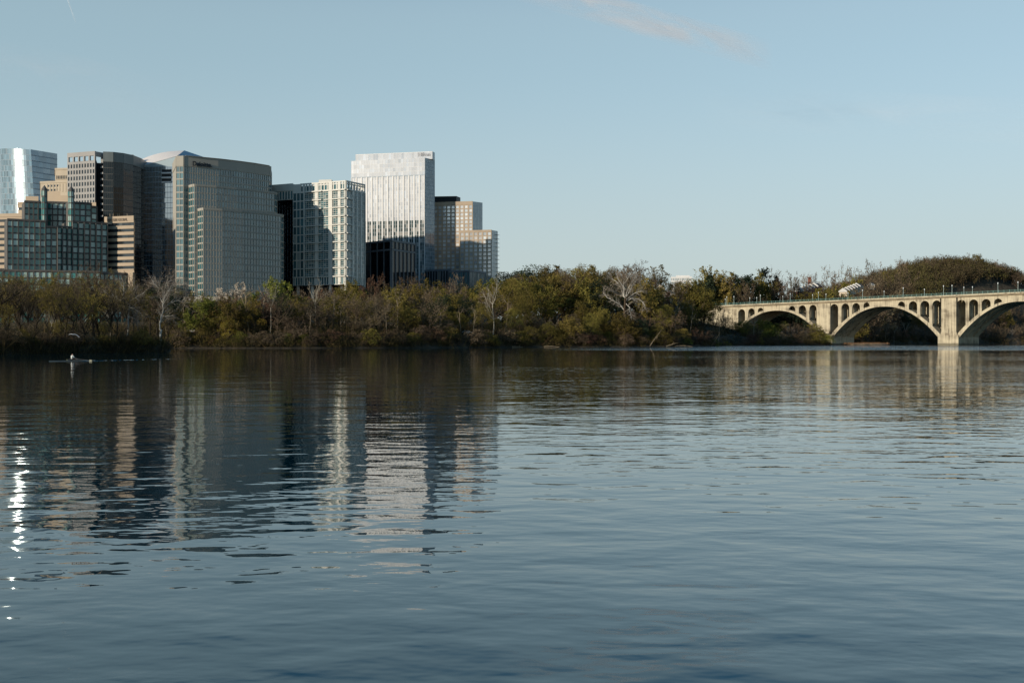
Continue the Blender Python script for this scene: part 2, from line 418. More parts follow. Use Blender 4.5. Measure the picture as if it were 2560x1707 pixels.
block(b, [curve[0]+Vector((1.5, 1.5)), curve[2]+Vector((0, 1.5)), curve[4]+Vector((-1.5, 1.5)), curve[5]+Vector((-1.5, 1)), gp(360, 895), gp(262, 890)], ztb, zt-0.6, 'core', part='roof')
b.done((gx(260, Zc), Zc, GZ))

# ---- green granite building with two pointed turrets
b = Building('green_turreted_building', 'brown granite and green glass building with two pointed turrets in front of the tan blocks')
def green(a, c, z0, z1, nb, gl='g_teal', pv=0.45, wv=0.75):
    nf = max(1, round((z1-z0-0.8)/3.75)); zz = z1-0.8; zb = zz-nf*3.75
    facade(b, a, c, zb, zz, nb, nf, gl, 'granite', 'granite', wv=wv, pv=pv, wh=0.95, ph=0.12)
    b.mb('parapet', 'granite').bar(a, c, edge(a, c)[1], -0.3, 0.62, zz, z1+0.25)
def gblock(pa, pc, za, zc, ztop, nb, dep=22, z0=GZ, **kw):
    a, c = gp(pa, za), gp(pc, zc); u, n, L = edge(a, c)
    block(b, [a, c, c-n*dep, a-n*dep], z0, ztop, 'granite'); green(a, c, z0, ztop, nb, **kw)
    a2, c2 = c, c-n*dep
    facade(b, a2, c2, z0, ztop, 6, max(1, round((ztop-z0)/3.75)), 'g_teal', 'granite', 'granite', wv=0.95, pv=0.5, wh=1.0, ph=0.1)
gblock(18, 114, 676, 686, gz(549, 680), 7)
gblock(114, 142, 686.2, 690, gz(566, 688), 2)
gblock(142, 180, 690.2, 696, gz(566, 693), 3, pv=1.6, wv=0.55)
gblock(180, 268, 696.2, 709, gz(554, 700), 6, pv=1.6, wv=0.55)
gblock(61, 118, 706, 712, gz(503, 708), 5)
gblock(118, 171, 717, 721, gz(505, 719), 4)
gblock(171, 228, 712, 719, gz(506, 715), 4)
gblock(228, 242, 719, 721, gz(516, 720), 1)
gblock(-40, 250, 652, 672, gz(676, 662), 19, dep=12)
gblock(250, 318, 680, 690, gz(682, 685), 6, dep=8)
for pc, Zt, top in ((111, 700, 465), (178, 698, 467)):
    o_ = gp(pc, Zt); r_ = 1.75; zt_ = gz(top+8, Zt)
    hexp = [Vector((o_.x+r_*math.cos(R(a)), o_.y+r_*math.sin(R(a)))) for a in (202.5, 247.5, 292.5, 337.5, 22.5, 67.5, 112.5, 157.5)]
    tb = b.mb('turret', 'granite'); tb.prism(hexp, gz(600, Zt), zt_)
    i = len(tb.v); tb.v.extend([(p.x, p.y, zt_) for p in hexp]+[(o_.x, o_.y, gz(top, Zt)+0.6)])
    for k in range(8): tb.f.append((i+k, i+(k+1) % 8, i+8)); tb.a.append(0.5)
    for k in range(3):
        facade(b, hexp[k], hexp[k+1], gz(600, Zt), zt_-0.8, 1, 8, 'g_teal', 'granite', 'granite', wv=0.25, pv=0.12, wh=0.8, ph=0.1)
b.done((gx(140, 690), 690, GZ))

# ---- glass apartment tower with swooping white roof
b = Building('swoop_roof_tower', 'glass apartment tower with a swooping white roof and balconies behind the lettered office tower')
Zc = 838.0; A = gp(350, 842); C = gp(442, 837.5); Cr = gp(520, 885)
zl, zr_ = gz(417, 842), gz(391, 837.5)
facade(b, A, C, GZ, zl-0.2, 12, 31, 'g_mirror', 'steel', 'steel', wv=0.12, pv=0.12, wh=0.35, ph=0.14)
facade(b, C, Cr, GZ, zr_-6, 14, 31, 'g_blue', 'steel', 'steel', wv=0.12, pv=0.12, wh=0.35, ph=0.14)
block(b, [A, C, Cr, gp(515, 905), gp(352, 905)], GZ, zl-2, 'core')
up = b.mb('wall', 'steel')
for i in range(10):
    t0, t1 = i/10, (i+1)/10; a0, a1 = A*(1-t0)+C*t0, A*(1-t1)+C*t1
    h0, h1 = zl+(zr_-zl)*t0, zl+(zr_-zl)*t1
    b.panes.setdefault(('window', 'g_pale'), []).append(([(a0.x, a0.y-0.05, zl-0.2), (a1.x, a1.y-0.05, zl-0.2), (a1.x, a1.y-0.05, h1), (a0.x, a0.y-0.05, h0)], 0.3+0.05*i, 200+i))
rf = b.mb('roof', 'whiteroof'); nR = 14
for i in range(nR):
    t0, t1 = i/nR, (i+1)/nR
    def E_(t): p = A*(1-t)+C*t; return (p.x, p.y-0.3, zl+(zr_-zl)*t+0.1)
    def Rr(t):
        px = 345+(461-345)*t; z = gz(403-26*(1-(1-t)**2.3), 872); p = gp(px, 872); return (p.x, p.y, z)
    def Bk(t): p = gp(345+(461-345)*t, 905); return (p.x, p.y, gz(403-26*(1-(1-t)**2.3), 872)-4)
    rf.face([E_(t0), E_(t1), Rr(t1), Rr(t0)]); rf.face([Rr(t0), Rr(t1), Bk(t1), Bk(t0)])
    if i == 0: rf.face([E_(0), Rr(0), (A.x, A.y, zl-3)])
gb = b.mb('roof_screen', 'steel'); p0 = C; p1 = gp(461, 872); p2 = gp(518, 880)
gb.face([(p0.x, p0.y, zr_), (p2.x, p2.y-1, zr_-2), (p2.x, p2.y-1, gz(395, 878)), (p1.x, p1.y-0.2, gz(376.5, 872))])
gb.face([(p1.x, p1.y, gz(376.5, 872)), (p2.x, p2.y, gz(395, 878)), (p2.x, 905, gz(395, 878)), (p1.x, 905, gz(380, 872))])
bal = b.mb('balcony', 'cream'); pock = b.mb('balcony_shade', 'black')  # flat black panels paint the shade of openings above the balconies
u, n, L = edge(A, C)
for j in range(3):
    z = gz(422+j*11.5, 835); a_ = A+u*(L*0.60); c_ = A+u*(L*0.86)
    pock.bar(a_, c_, n, 0.0, 0.16, z-2.0, z); bal.bar(a_, c_, n, 0.0, 0.9, z-3.2, z-2.1)
b.done((gx(400, Zc), Zc, GZ))

# ---- big lettered office tower with rounded terraces
b = Building('terraced_office_tower', 'broad office tower with three terraces, beige window grid and dark letters on its parapet')
K = 1.12
def rounded(pts, k, r=2.2, n=4):
    return pts
def tier(pts, zt, ztop_band, nbs, z0=GZ, nf=None, ended=True):
    block(b, pts, z0, zt, 'precast')
    sh = 4.15
    nf = int((zt-ztop_band-z0)/sh); zb = zt-ztop_band-nf*sh
    for i, nb in enumerate(nbs):
        if nb: facade(b, Vector(pts[i]), Vector(pts[i+1]), zb, zt-ztop_band, nb, nf, 'g_pewter', 'precast', 'precast', wv=0.30, pv=0.34, wh=0.95, ph=0.28)
        a_, c_ = Vector(pts[i]), Vector(pts[i+1])
        if nb: b.mb('parapet', 'precast').bar(a_, c_, edge(a_, c_)[1], -0.2, 0.45+0.004*i, zt-ztop_band, zt+0.3)
def P_(px, Z): return gp(px, Z*K)
zA = gz(391, 640*K); zB = gz(461, 636*K); zC = gz(521, 633*K)
tierA = [P_(432, 668), P_(441, 641), P_(459, 640), P_(463, 640.8), P_(500, 645.5), P_(545, 651.5), P_(590, 659), P_(635, 668), P_(672, 677.5), P_(677, 680), P_(680, 705), P_(470, 715)]
b.mb('wall', 'precast').prism(tierA, GZ, zA)
for i, nb in ((1, 2), (2, 1), (3, 6), (4, 7), (5, 7), (6, 7), (7, 7), (8, 1)):
    a_, c_ = tierA[i], tierA[i+1]; nf = 20; zt = zA-6.0; zb = zt-nf*4.15
    facade(b, a_, c_, zb, zt, nb*1, nf, 'g_pewter', 'precast', 'precast', wv=0.30, pv=0.34, wh=0.9, ph=0.28)
    b.mb('parapet', 'precast').bar(a_, c_, edge(a_, c_)[1], -0.2, 0.40+0.005*i, zt, zA+0.3+0.004*i)
a_, c_ = tierA[0], tierA[1]; b.mb('parapet', 'precast').bar(a_, c_, edge(a_, c_)[1], -0.2, 0.3, zA-6, zA+0.2)
def front(pts, zt, nbs):
    b.mb('wall', 'precast').prism(pts, GZ, zt)
    nf = int((zt-GZ-1.0)/4.15); z1_ = zt-0.9
    zoff = (zA-6.0-z1_) % 4.15; z1_ = z1_-(4.15-zoff)+0.0 if False else z1_
    for i, nb in enumerate(nbs):
        if not nb: continue
        a_, c_ = pts[i], pts[i+1]
        facade(b, a_, c_, z1_-nf*4.15, z1_, nb, nf, 'g_pewter', 'precast', 'precast', wv=0.30, pv=0.34, wh=0.9, ph=0.28)
        b.mb('parapet', 'precast').bar(a_, c_, edge(a_, c_)[1], -0.2, 0.42+0.005*i, z1_, zt+0.3+0.004*i)
tB = [P_(464, 646), P_(482, 637.5), P_(487, 637), P_(491, 637.4), P_(540, 643.5), P_(590, 651), P_(640, 660), P_(686, 670.5), P_(692, 674), P_(694, 700), P_(520, 700)]
front(tB, zB, [4, 1, 1, 7, 7, 7, 7, 1])
tC = [P_(486, 642), P_(505, 633), P_(509, 632.5), P_(513, 633), P_(555, 638), P_(605, 645.5), P_(655, 654.5), P_(702, 665), P_(708, 669), P_(710, 700), P_(540, 695)]
front(tC, zC, [4, 1, 1, 6, 7, 7, 7, 1])
u, n, L = edge(tierA[3], tierA[5])
TXT.append((b, text(b, 'Deloitte.', P_(480, 643.2), P_(530, 649.5), gz(415, 644*K), 2.75, 'dark_letter', off=1.1, width=12.3)))
pl = b.mb('roof_edge', 'precast')
for i in range(3, 8):
    a_, c_ = tierA[i], tierA[i+1]; pl.bar(a_, c_, edge(a_, c_)[1], -2.0, 0.9, zA+0.31+0.004*i, zA+0.6+0.004*i)
b.done((gx(560, 720), 720, GZ))

# ---- dark infill block behind
b = Building('dark_slab_building', 'black glass slab with thin white fins in the gap left of the white grid tower')
A, C = gp(686, 800), gp(740, 797)
block(b, [A, C, gp(740, 830), gp(686, 830)], GZ, gz(498, 798), 'black')
facade(b, A, C, GZ, gz(500, 798), 8, 18, 'g_black', 'steel', 'black', wv=0.22, pv=0.3, wh=1.2, ph=0.1)
b.done((gx(712, 800), 800, GZ))

# ---- white grid tower
b = Building('white_grid_tower', 'white framed apartment tower with balconies, open crown and a roof arm reaching left')
Zc = 762.0; C = gp(865, Zc); A0 = gp(678, 790); u, n, L = edge(A0, C)
def onL(px):
    k = (px-1280)/FPX; t = (k*A0.y-A0.x)/(u.x-k*u.y); return A0+u*t
D = gp(912, 782); ztop = gz(451, Zc)
u2, n2, L2 = edge(C, D)
A1 = onL(733); A2 = onL(760)
zs = gz(711, Zc)                               # soffit over the columns
back1 = D-n*26; back0 = A1-n*26
BR = gp(906, 805); BL = gp(745, 812)
block(b, [A1, C, D, BR, BL], zs, gz(478, Zc), 'core')
arm_z0, arm_z1 = gz(503, 790), gz(463, 790)
block(b, [A0, A1, A1-n*20, A0-n*20], arm_z0, arm_z1-0.5, 'core')
facade(b, A0, A1, arm_z0, gz(478, 785), 8, 1, 'g_grid', 'white', 'white', wv=0.9, pv=0.25, wh=0.7, ph=0.3)
b.mb('wall', 'white').bar(A0, A1, n, -0.2, 0.5, gz(478, 785), arm_z1)
# main left face: two-storey bands, narrow mullions, wide piers
zmain = gz(474, Zc); nb2 = 10; bh = (zmain-gz(690, Zc))/nb2; zb = gz(690, Zc)
facade(b, A1, A2, zb, zmain, 3, nb2, 'g_grid', 'white', 'white', wv=0.55, pv=0.35, wh=0.7, ph=0.3)
facade(b, A2, C, zb, zmain, 17, nb2*4, 'g_grid', 'white', 'white', wv=0.16, pv=0.25, wh=0.22, ph=0.2)
facade(b, C, D, zb, zmain, 9, nb2*2, 'g_grid', 'white', 'white', wv=0.22, pv=0.25, wh=0.3, ph=0.2)
pr = b.mb('pier', 'white')
for px, w in ((761, .9), (792, 2.6), (827, 3.0), (849, 2.2)):
    q = onL(px); pr.bar(q-u*w/2, q+u*w/2, n, -0.1, 0.62, zs, ztop-0.5)
pr.bar(C-u*0.9, C, n, -0.1, 0.64, gz(690, Zc)-6, ztop)
pr.bar(C, C+u2*0.6, n2, -0.1, 0.55, gz(690, Zc), ztop)
for q in (0.30, 0.52, 0.74, 0.97): pr.bar(C+u2*(L2*q), C+u2*(L2*q+1.0), n2, -0.1, 0.5, zs, ztop-6)
sb = b.mb('balcony', 'white'); rl = b.mb('balcony_rail', 'white')
for j in range(nb2+1):
    z = zb+j*bh
    sb.bar(onL(766), onL(806), n, 0, 1.5, z-0.4, z+0.25); sb.bar(onL(812), onL(834), n, 0, 0.9, z-0.38, z+0.22)
    sb.bar(onL(834.5), C, n, 0, 1.5, z-0.42, z+0.26); sb.bar(C+n*0, C+u2*(L2*0.28), n2, 0, 1.5, z-0.41, z+0.25)
    for zz in (z+0.7, z+1.2):
        if j < nb2: rl.bar(onL(838), C, n, 1.40, 1.46, zz, zz+0.08); rl.bar(onL(770), onL(800), n, 1.40, 1.46, zz, zz+0.08)
# lower two storeys of tall panels
facade(b, A1, C, zs, zb, 22, 1, 'g_grid', 'white', 'white', wv=0.6, pv=0.3, wh=0.6, ph=0.35)
facade(b, C, D, zs, zb, 12, 1, 'g_grid', 'white', 'white', wv=0.4, pv=0.3, wh=0.6, ph=0.35)
for px in (742, 778, 823, 861): q = onL(px)-n*1.0; b.mb('column', 'white').bar(q-u*0.9, q+u*0.9, n, -1.2, 0, GZ, zs)
block(b, [A1-n*3, C-n*4-u*3, gp(895, 800), gp(750, 808)], GZ, zs-0.05, 'black', part='lobby')
# crown: two rows of open squares
cr = b.mb('crown_frame', 'white')
for zz0, zz1 in ((zmain-0.3, zmain+0.7), (zmain+3.9, zmain+4.5), (ztop-0.9, ztop)):
    cr.bar(onL(751), C, n, -0.8, 0.35, zz0, zz1); cr.bar(C, D, n2, -0.8, 0.34, zz0, zz1-0.004)
    cr.bar(gp(762, 800), gp(904, 798), n, -0.8, 0.3, zz0, zz1-0.01)
k = 0
LL = (C-onL(751)).length; st_ = onL(751)
for i in range(16):
    s = LL*i/15.0; q = st_+u*max(0, s-0.35); cr.bar(q, q+u*0.7, n, -0.78, 0.33, zmain, ztop-0.01)
for i in range(8):
    q = C+u2*(L2*i/7.0-0.7*(i == 7)); cr.bar(q, q+u2*0.7, n2, -0.78, 0.32, zmain, ztop-0.02)
pr.bar(D-u2*0.8, D, n2, -0.5, 0.5, GZ+6, ztop)
facade(b, st_, C, zmain, zmain+4.2, 15, 1, 'g_grid', None, None)
b.mb('wall', 'white').bar(A1, st_, n, -0.5, 0.2, zmain, gz(461, 780))
block(b, [gp(797, 790), gp(829, 788), gp(834, 800), gp(800, 802)], zmain, gz(449, 788), 'white', part='plant_room')
b.mb('roof', 'core').prism([A1, C, D, BR, BL], zmain+0.02, zmain+0.2)
b.done((C.x, C.y, GZ))

# ---- pearly hotel tower
b = Building('pearl_glass_tower', 'tallest pearly white glass tower with a raised crown slab and pale lettering')
A = gp(878, 912); C = gp(1062, 896); D = gp(1086, 905); u, n, L = edge(A, C); u2, n2, L2 = edge(C, D)
zt = gz(395, 896); zl = gz(600, 896)
block(b, [A, C, D, gp(1079, 930), gp(888, 940)], GZ, zt-0.3, 'cream')
zsplit = gz(550, 896); sh = 2.95
nf = int((zt-zsplit)/sh)
zfin = gz(432, 896)
nup = int((zfin-zsplit)/sh)
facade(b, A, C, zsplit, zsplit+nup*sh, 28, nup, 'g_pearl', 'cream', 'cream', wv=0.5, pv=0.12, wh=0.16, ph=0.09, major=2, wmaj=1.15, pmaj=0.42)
facade(b, A, C, zsplit+nup*sh, zt, 28, 4, 'g_pearl', 'cream', 'cream', wv=0.16, pv=0.12, wh=0.22, ph=0.09)
b.mb('spandrel', 'steel').bar(A, C, n, -0.1, 0.28, zsplit+nup*sh-0.35, zsplit+nup*sh+0.35)
nlo = int((zsplit-GZ)/sh)
facade(b, A, C, zsplit-nlo*sh, zsplit, 28, nlo, 'g_low_reflect', 'cream', 'steel', wv=0.22, pv=0.12, wh=0.2, ph=0.09, major=2, wmaj=1.15, pmaj=0.42)
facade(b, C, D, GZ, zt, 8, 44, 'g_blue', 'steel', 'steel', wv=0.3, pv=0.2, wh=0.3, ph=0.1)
cA = gp(889, 915); cC = gp(1081, 899.5); cD = gp(1087, 906)
cu, cn, cL = edge(cA, cC)
b.mb('crown_slab', 'cream').prism([cA, cC, cD, gp(1082, 915), gp(893, 928)], zt-0.4, gz(379, 900))
facade(b, cA, cC, zt-0.35, gz(380, 900), 30, 1, 'g_pearl', 'cream', 'cream', wv=0.16, pv=0.1, wh=0.3, ph=0.12)
b.mb('wall', 'steel').prism([gp(1081, 904.5), gp(1087, 905.5), gp(1087, 912), gp(1080, 911)], GZ, zt-0.4)
TXT.append((b, text(b, 'Hilton', gp(1045, 902.4), gp(1077, 899.8), gz(390, 900), 2.8, 'grey_letter', off=0.35, width=9.8)))
b.done((gx(980, 900), 900, GZ))

# ---- black glass office with grey piers
b = Building('black_glass_office', 'low black glass office block with grey corner piers and a grey bar below its roof')
A, C, D = gp(911, 824), gp(978, 800), gp(1037, 830); zt = gz(600, 800)
bk = gp(975, 860)
block(b, [A, C, D, bk], GZ, zt, 'black')
for (a_, c_, nb) in ((A, C, 4), (C, D, 6)):
    facade(b, a_, c_, GZ, gz(624, 800), nb*2, 10, 'g_black', None, None)
    facade(b, a_, c_, gz(621, 800), gz(604, 800), nb, 1, 'g_black', None, None)
    uu, nn, LL = edge(a_, c_); pm = b.mb('pier', 'pier_grey')
    for i in range(nb+1):
        w = 0.6 if 0 < i < nb else 1.4
        s0 = max(0, i*LL/nb-w/2); s1 = min(LL, i*LL/nb+w/2); pm.bar(a_+uu*s0, a_+uu*s1, nn, -0.1, 0.7+0.004*(i % 2), GZ, zt-0.5)
    b.mb('spandrel', 'pier_grey', True).bar(a_, c_, nn, -0.1, 0.6, gz(626, 800), gz(622, 800)); b.mb('parapet', 'pier_grey').bar(a_, c_, nn, -0.1, 0.78, gz(604, 800), zt+0.2)
b.done((C.x, C.y, GZ))

# ---- low glass pavilion block
b = Building('low_glass_podium', 'low dark glass building with grey piers at the foot of the pearly tower')
A, C = gp(1062, 866), gp(1128, 850); zt = gz(673, 853)
block(b, [A, C, gp(1130, 866), gp(1064, 867)], GZ, zt, 'black', parapet=1.2, pmat='pier_grey')
facade(b, A, C, GZ, zt-1.3, 10, 4, 'g_dark', 'pier_grey', 'black', wv=0.7, pv=0.5, wh=0.3, ph=0.1)
A, C, D = gp(1124, 848), gp(1174, 838), gp(1214, 862); zt = gz(676, 838)
block(b, [A, C, D, gp(1212, 885), gp(1128, 880)], GZ, zt, 'black', parapet=1.0, pmat='pier_grey')
facade(b, A, C, GZ, zt-1.1, 9, 4, 'g_grid', 'pier_grey', 'black', wv=0.45, pv=0.4, wh=0.3, ph=0.1)
facade(b, C, D, GZ, zt-1.1, 12, 4, 'g_grid', 'pier_grey', 'pier_grey', wv=0.3, pv=0.4, wh=0.4, ph=0.1)
block(b, [gp(1150, 860), gp(1196, 858), gp(1190, 868), gp(1152, 868)], zt, zt+1.3, 'steel', part='plant_room')
b.done((gx(1130, 850), 850, GZ))

# ---- brick tower pair right of the hotel
b = Building('stepped_brick_tower', 'tan brick tower stepping down beside open sky, bright square windows and black rooftop box')
A, C, E_ = gp(1084, 920), gp(1182, 912), gp(1206, 920); u, n, L = edge(A, C)
zt = gz(504, 912); zl = gz(576, 898)
block(b, [A, C, E_, gp(1204, 960), gp(1086, 965)], GZ, zt, 'taupe')
nf = 33; zb_ = GZ; shf = (zt-3.0-GZ)/nf
facade(b, A, C, GZ, zt-2.6, 9, nf, 'g_bright', 'taupe', 'taupe', wv=1.25, pv=0.3, wh=0.95, ph=0.22)
b.mb('parapet', 'taupe').bar(A, C, n, -0.2, 0.4, zt-2.6, zt+0.3)
facade(b, C, E_, GZ, zt, 6, nf, 'g_pale', 'steel', 'steel', wv=0.12, pv=0.1, wh=0.2, ph=0.08)
b.mb('plant_room', 'black').prism([gp(1086, 934), gp(1141, 932), gp(1151, 942), gp(1150, 955), gp(1088, 958)], zt-1, gz(492, 936))
A, C, E_ = gp(1150, 903), gp(1229, 896), gp(1244, 905); u, n, L = edge(A, C)
block(b, [A, C, E_, gp(1243, 940), gp(1152, 919)], GZ, zl, 'taupe')
nf2 = 24
facade(b, A, C, GZ, zl-1.2, 7, nf2, 'g_bright', 'taupe', 'taupe', wv=1.25, pv=0.3, wh=0.95, ph=0.22)
b.mb('parapet', 'taupe').bar(A, C, n, -0.2, 0.4, zl-1.2, zl+0.3)
facade(b, C, E_, GZ, zl, 4, nf2, 'g_pale', 'white', 'white', wv=0.2, pv=0.1, wh=0.3, ph=0.08)
bl = b.mb('balcony', 'white'); e2, m2, l2 = edge(C, E_)
for j in range(nf2): z = GZ+j*(zl-GZ)/nf2; bl.bar(C+e2*(l2*0.6), E_+e2*1.0, m2, 0.1, 1.2, z, z+0.25)
b.done((gx(1160, 915), 915, GZ))

# ---- far white block beyond the trees
b = Building('distant_white_block', 'long low white building on the skyline between the big olive trees')
A, C = gp(1677, 1302), gp(1730, 1298)
block(b, [A, C, gp(1730, 1330), gp(1677, 1330)], 40, gz(692, 1300), 'cream')
facade(b, A, C, gz(703, 1300)-4, gz(694, 1300), 12, 2, 'g_pale', 'cream', 'cream', wv=0.8, pv=0.3, wh=1.6, ph=0.35)
block(b, [gp(1690, 1310), gp(1724, 1308), gp(1724, 1325), gp(1690, 1325)], gz(692, 1300), gz(691, 1300)+1.6, 'cream', part='plant_room')
b.done((gx(1700, 1300), 1300, 40))
bpy.context.view_layer.update()
for b_, (o, m) in TXT: o.matrix_parent_inverse = b_.root.matrix_basis.inverted(); o.matrix_basis = m
# ---------------------------------------------------------------- bridge
M['concrete'] = None
m, nt, bs = new_mat('weathered bridge concrete')
mp = pos_map(nt, 0.9, 0.9, 0.07); n1 = N(nt, 'ShaderNodeTexNoise'); n1.inputs['Scale'].default_value = 1.0; n1.inputs['Detail'].default_value = 8
nt.links.new(mp.outputs[0], n1.inputs['Vector'])
mp2 = pos_map(nt, 0.12, 0.12, 0.25); n2_ = N(nt, 'ShaderNodeTexNoise'); n2_.inputs['Scale'].default_value = 1.0; n2_.inputs['Detail'].default_value = 4
nt.links.new(mp2.outputs[0], n2_.inputs['Vector'])
ad = N(nt, 'ShaderNodeMath', operation='MULTIPLY_ADD'); ad.inputs[1].default_value = 0.5
nt.links.new(n1.outputs[0], ad.inputs[0])
ad2 = N(nt, 'ShaderNodeMath', operation='MULTIPLY'); ad2.inputs[1].default_value = 0.5
nt.links.new(n2_.outputs[0], ad2.inputs[0]); nt.links.new(ad2.outputs[0], ad.inputs[2])
r_ = ramp(nt, [(0.38, (0.20, 0.165, 0.11)), (0.47, (0.41, 0.35, 0.24)), (0.58, (0.54, 0.465, 0.315))])
nt.links.new(ad.outputs[0], r_.inputs[0])
# algae and mud stain up to the flood line, and darker runs of rain stain below the deck
gz_ = N(nt, 'ShaderNodeNewGeometry'); sz_ = N(nt, 'ShaderNodeSeparateXYZ'); nt.links.new(gz_.outputs['Position'], sz_.inputs[0])
wz_ = N(nt, 'ShaderNodeMath', operation='MULTIPLY_ADD'); wz_.inputs[1].default_value = 1.6; nt.links.new(n2_.outputs[0], wz_.inputs[0]); nt.links.new(sz_.outputs['Z'], wz_.inputs[2])
tz_ = N(nt, 'ShaderNodeMapRange'); tz_.inputs['From Min'].default_value = 1.6; tz_.inputs['From Max'].default_value = 2.3; tz_.inputs['To Min'].default_value = 0.75; tz_.inputs['To Max'].default_value = 0.0; nt.links.new(wz_.outputs[0], tz_.inputs['Value'])
mt_ = N(nt, 'ShaderNodeMixRGB'); mt_.inputs['Color2'].default_value = (0.09, 0.08, 0.05, 1); nt.links.new(tz_.outputs[0], mt_.inputs['Fac']); nt.links.new(r_.outputs[0], mt_.inputs['Color1'])
mp3 = pos_map(nt, 1.6, 1.6, 0.035); n3_ = N(nt, 'ShaderNodeTexNoise'); n3_.inputs['Scale'].default_value = 1.0; n3_.inputs['Detail'].default_value = 6; nt.links.new(mp3.outputs[0], n3_.inputs['Vector'])
st_ = N(nt, 'ShaderNodeMapRange'); st_.inputs['From Min'].default_value = 0.56; st_.inputs['From Max'].default_value = 0.74; st_.inputs['To Max'].default_value = 0.55; nt.links.new(n3_.outputs[0], st_.inputs['Value'])
ms_ = N(nt, 'ShaderNodeMixRGB'); ms_.inputs['Color2'].default_value = (0.15, 0.125, 0.085, 1); nt.links.new(st_.outputs[0], ms_.inputs['Fac']); nt.links.new(mt_.outputs[0], ms_.inputs['Color1'])
nt.links.new(ms_.outputs[0], bs.inputs['Base Color']); bs.inputs['Roughness'].default_value = 0.9
M['concrete'] = m
M['concrete_dark'] = wall_mat('darker concrete', (0.25, 0.20, 0.13), 0.3, 0.9, streak=0.3)  # darker tone for the deck cornice and the struts between ribs
M['patina'] = wall_mat('green painted iron', (0.13, 0.24, 0.20), 0.1, 0.5)
M['lamp_green'] = wall_mat('pale green lamp paint', (0.40, 0.50, 0.46), 0.05, 0.5)
M['globe'] = wall_mat('milky lamp globe', (0.75, 0.76, 0.74), 0.02, 0.2)
M['asphalt'] = wall_mat('asphalt', (0.05, 0.05, 0.05), 0.2, 0.9)
B0 = Vector((277.0, 720.0)); BS = Vector((0.695, -0.719)); BW = Vector((0.719, 0.695)); WID = 27.0
def bt(px, depth=0.0):
    k = (px-1280)/FPX; o = B0+BW*depth
    return (k*o.y-o.x)/(BS.x-k*BS.y)
def zx(v): return 1740+0.34864*v
def bp(t, d, z): q = B0+BS*t+BW*d; return (q.x, q.y, z)
def deckz(t): return 31.6+0.0150*t
bridge = thing('arch_bridge', 'long cream concrete bridge with open arches and green railing crossing the river at right', 'bridge', (B0.x, B0.y, 0))
BINV = Matrix.Translation((-B0.x, -B0.y, 0))
def bpart(mb, name, mat, **k):
    o = mb.build(name, M[mat], bridge, **k); o.matrix_parent_inverse = BINV; return o
def strip(mb, ts, lo, hi, d0, d1):
    """wall strip between curves lo(t), hi(t), from depth d0 to d1"""
    for a, c in zip(ts[:-1], ts[1:]):
        A = [bp(a, d0, lo(a)), bp(c, d0, lo(c)), bp(c, d1, lo(c)), bp(a, d1, lo(a))]
        T = [bp(a, d0, hi(a)), bp(c, d0, hi(c)), bp(c, d1, hi(c)), bp(a, d1, hi(a))]
        i = len(mb.v); mb.v.extend(A+T)
        for q in ((3,2,1,0),(4,5,6,7),(0,1,5,4),(2,3,7,6)): mb.f.append(tuple(i+k for k in q)); mb.a.append(0.5)
def endcap(mb, t, lo, hi, d0, d1, flip=False):
    q = [bp(t, d0, lo), bp(t, d1, lo), bp(t, d1, hi), bp(t, d0, hi)]; mb.face(q[::-1] if flip else q)
spans = []
tA0, tA1, tB0, tB1 = bt(1844.6), bt(2041.5), bt(2077), bt(2350)
tC0 = bt(2394); tC1 = tC0+78
spans = [(tA0, tA1, 9.6, 24.3, [(327, 48, 496), (397, 46, 490), (462, 40, 486)], [(688, 46, 473), (762, 52, 468), (838, 52, 465)]),
         (tB0, tB1, 3.4, 25.4, [(991, 55, 459), (1070, 55, 455), (1147, 54, 452), (1222, 44, 448)], [(1472, 48, 441), (1555, 60, 439), (1640, 64, 436), (1725, 62, 433)]),
         (tC0, tC1, 3.6, 26.6, [(1902, 62, 429), (1990, 64, 426), (2080, 64, 423), (2166, 58, 420)], [])]
RIBS = [(0.0, 7.0), (10.0, 17.0), (20.0, 27.0)]
WALLS = [(0.12, 1.9), (6.0, 7.8), (12.6, 14.4), (19.2, 21.0), (25.1, 26.88)]
